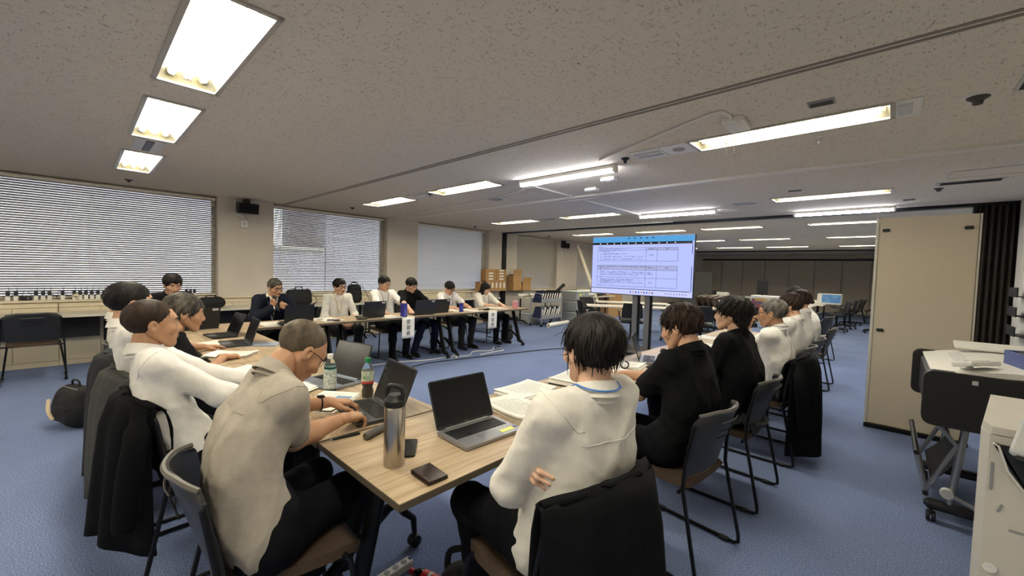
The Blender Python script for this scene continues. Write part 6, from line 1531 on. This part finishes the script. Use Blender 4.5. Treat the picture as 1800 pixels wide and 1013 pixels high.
t = thing('cloth_pile', 'dark cloths heaped left of the blue and white box', 'cloths', (-1.85, 14.5, .722)); v, f = sdf([S_((-.2, 0, .05), (.2, .1, .05), .07), S_((0, -.15, .05), (.1, .2, .08), .06)], .015, .03, folds(.01, 77, 40)); link('cloth', set_mesh('cloth', v, f, None, [BAG], True, 180), t)
MB().tube(smooth_path([(-.2, .05, .12), (0, .02, .17), (.2, .1, .12)], 4), .02, 6).build('fold', BAG, t)
t = thing('carrier_bag', 'pale yellow-green bag on the floor under the light-seated chair', 'bag', (-1.55, 9.35, 0)); v, f = sdf([S_((-.1, 0, .1), (.12, 0, .1), .11), S_((-.05, 0, .2), (.08, 0, .22), .07)], .014, .03, lambda F, X, Y, Z_, g=folds(.01, 78, 40): np.maximum(g(F, X, Y, Z_), .001 - Z_ + 0 * X + 0 * Y)); link('body', set_mesh('body', v, f, None, [mat('pale_lime_plastic', 'b9b98a', .5)], True, 180), t)
MB().tube(smooth_path([(-.06, 0, .26), (-.03, 0, .33), (.05, 0, .33), (.07, 0, .27)], 4), .008, 6).build('handle', mat('pale_lime_plastic'), t)

# ------------------------------------------------------------------ large-format printer, copier, rack at the right
def plotter():
    t = thing('large_format_printer', 'white and black large-format printer on a wheeled silver stand', 'printer', (0, 0, 0)); BX = mat('matt_black_housing', '17181b', .55)
    def cap(y, x0, x1, z0, z1, name):
        mb = MB(); w, h = x1 - x0, z1 - z0
        mb.prism(rrect(w, h, .045, 6), -.03, .03, Matrix.Translation(((x0 + x1) / 2, y, (z0 + z1) / 2)) @ Matrix.Rotation(PI / 2, 4, 'X')); return mb.build(name, BX, t, True, 30)
    c = cap(3.33, .165, .80, .625, .935, 'end_housing'); cap(4.35, .150, .80, .60, .93, 'end_housing')
    MB().box((.36, 3.297, .895), (.022, .003, .022)).build('emblem', LGREY, c, False)
    MB().box((.48, 3.84, .77), (.58, .97, .27), None, .03).build('body', BX, t)
    def topf(u, v):      # u across x, v along y
        x = .20 + .58 * u; return (x, 3.32 + 1.02 * v, .915 + .055 * math.sin(min(1, u * 1.25) * PI * .62))
    MB().grid(topf, 12, 6, thick=.03).build('top_cover', WHITEP, t)
    MB().box((.34, 3.78, .952), (.05, .7, .012), (0, R(-18), 0), .003).build('front_lip', LGREY, t)
    MB().box((.60, 4.25, 1.0), (.5, .14, .018), (R(12), 0, 0), .004).build('rear_guide', WHITEP, t)
    p = MB().box((.37, 3.42, .985), (.10, .20, .028), (0, R(-14), R(-38)), .006).build('control_panel', WHITEP, t); MB().box((.372, 3.42, 1.0005), (.055, .10, .003), (0, R(-14), R(-38)), .001).build('display', mat('lcd_grey', '6c6c66', .3), p, False)
    for y in (3.49, 4.2):
        MB().tube([(.36, y, .62), (.315, y, .12)], .018, 10).build('leg', CHROME, t)
        MB().box((.48, y, .105), (.54, .07, .055), None, .02).build('foot', BX, t)
        for x in (.245, .71): castor_mb(x, y).build('castor', BLACKP, t)
        MB().tube([(.24, y, .60), (.33, y, .48), (.21, y, .17)], .013, 8).build('basket_arm', CHROME, t)
        MB().tube([(.165, y, .40), (.215, y, .165)], .013, 8).build('basket_side', CHROME, t)
    for (x, z) in ((.165, .40), (.215, .165)): MB().tube([(x, 3.46, z), (x, 4.23, z)], .014, 8).build('basket_rod', BX, t)
    MB().grid(lambda u, v: (.24 + .10 * math.sin(u * PI), 3.55 + .6 * v, .58 - .36 * u), 8, 4, thick=.004).build('media_cloth', mat('black_cloth', '111113', .9), t)
    MB().lathe([(.028, -.02), (.03, 0), (.028, .02)], 14, (.30, 3.46, .20), (PI / 2, 0, 0)).build('knob', LGREY, t)
    MB().tube([(.3, 3.46, .2), (.42, 3.46, .15)], .012, 8).build('brake_bar', CHROME, t)
    return t
plotter()
t = thing('letter_tray', 'blue plastic letter tray on top of the large-format printer', 'tray', (.66, 3.62, .96), R(10)); BL = mat('blue_tray_plastic', '47568c', .5)
mb = MB(); mb.box((0, 0, .005), (.24, .3, .008)); mb.build('base', BL, t)
for a, b, c, d in ((-.12, 0, .008, .3), (.12, 0, .008, .3), (0, -.15, .24, .008), (0, .15, .24, .008)): MB().box((a, b, .045), (c, d, .085), None, .002).build('side', BL, t)
MB().box((0, 0, .06), (.18, .24, .05), None, .01).build('dark_contents', BLACKP, t)
def copier():
    t = thing('copier', 'tall off-white office copier cut off by the right edge', 'copier', (0, 0, 0)); CW = mat('offwhite_copier', 'c9c4ba', .5, var=.02, scale=5)
    out = [(.277, 2.33), (.290, 2.25), (1.05, 2.25), (1.05, 2.9), (.362, 2.9)]
    MB().prism(out, .03, .888).build('body', CW, t, True, 20); MB().prism([(x + (.004 if x < .5 else -.0), y) for x, y in out], .891, .918).build('top_lid', CW, t, True, 20)
    MB().prism([(.297, .86), (.31, .862), (.335, .78), (.40, .68), (.8, .62), (.8, .86)], 0, .012, Matrix.Translation((0, 2.247, 0)) @ Matrix.Rotation(PI / 2, 4, 'X') @ Matrix.Translation((0, 0, 0))).build('dark_recess', mat('smoked_plastic', '202124', .35), t, True, 20)
    MB().tube([(.297, 2.234, .862), (.31, 2.234, .855), (.335, 2.234, .772), (.40, 2.234, .672), (.8, 2.234, .612)], .004, 6).build('recess_rim', WHITEP, t)
    MB().box((.300, 2.247, .74), (.006, .006, .10)).build('handle_slot', GREYP, t); MB().box((.325, 2.246, .63), (.005, .004, .03), (0, R(20), 0)).build('mark', GREYP, t, False)
    MB().lathe([(.016, 0), (.018, .006), (.010, .008), (0, .005)], 18, (.312, 2.247, .405), (PI / 2, 0, 0)).build('knob', WHITEP, t)
    p = MB().box((.455, 2.17, .90), (.24, .17, .03), (R(32), R(6), R(-14)), .008).build('operation_panel', mat('clear_grey_cover', 'b9bab8', .2), t); MB().box((.46, 2.165, .877), (.23, .165, .035), (R(32), R(6), R(-14)), .008).build('panel_base', BLACKP, p)
    MB().box((.43, 2.244, .50), (.02, .006, .11)).build('tray_grip', GREYP, t)
    for z in (.34, .56): MB().box((.65, 2.2475, z), (.60, .004, .006)).build('drawer_gap', GREYP, t, False)
    return t
copier()
t = thing('document_rack', 'white wall rack holding black letter trays at the right edge', 'rack', (1.09, 7.3, 0)); MB().box((.055, 0, .85), (.04, .5, 1.5), None, .004).build('back', WHITEP, t)
for z in (.62, .86, 1.08, 1.30): MB().box((-.0, 0, z), (.12, .42, .012), (0, R(8), 0), .003).build('tray', BLACKP, t); MB().box((-.06, 0, z + .05), (.012, .42, .11), None, .003).build('tray_front', BLACKP, t)
MB().box((.01, 0, .09), (.13, .5, .18), None, .006).build('base', WHITEP, t)
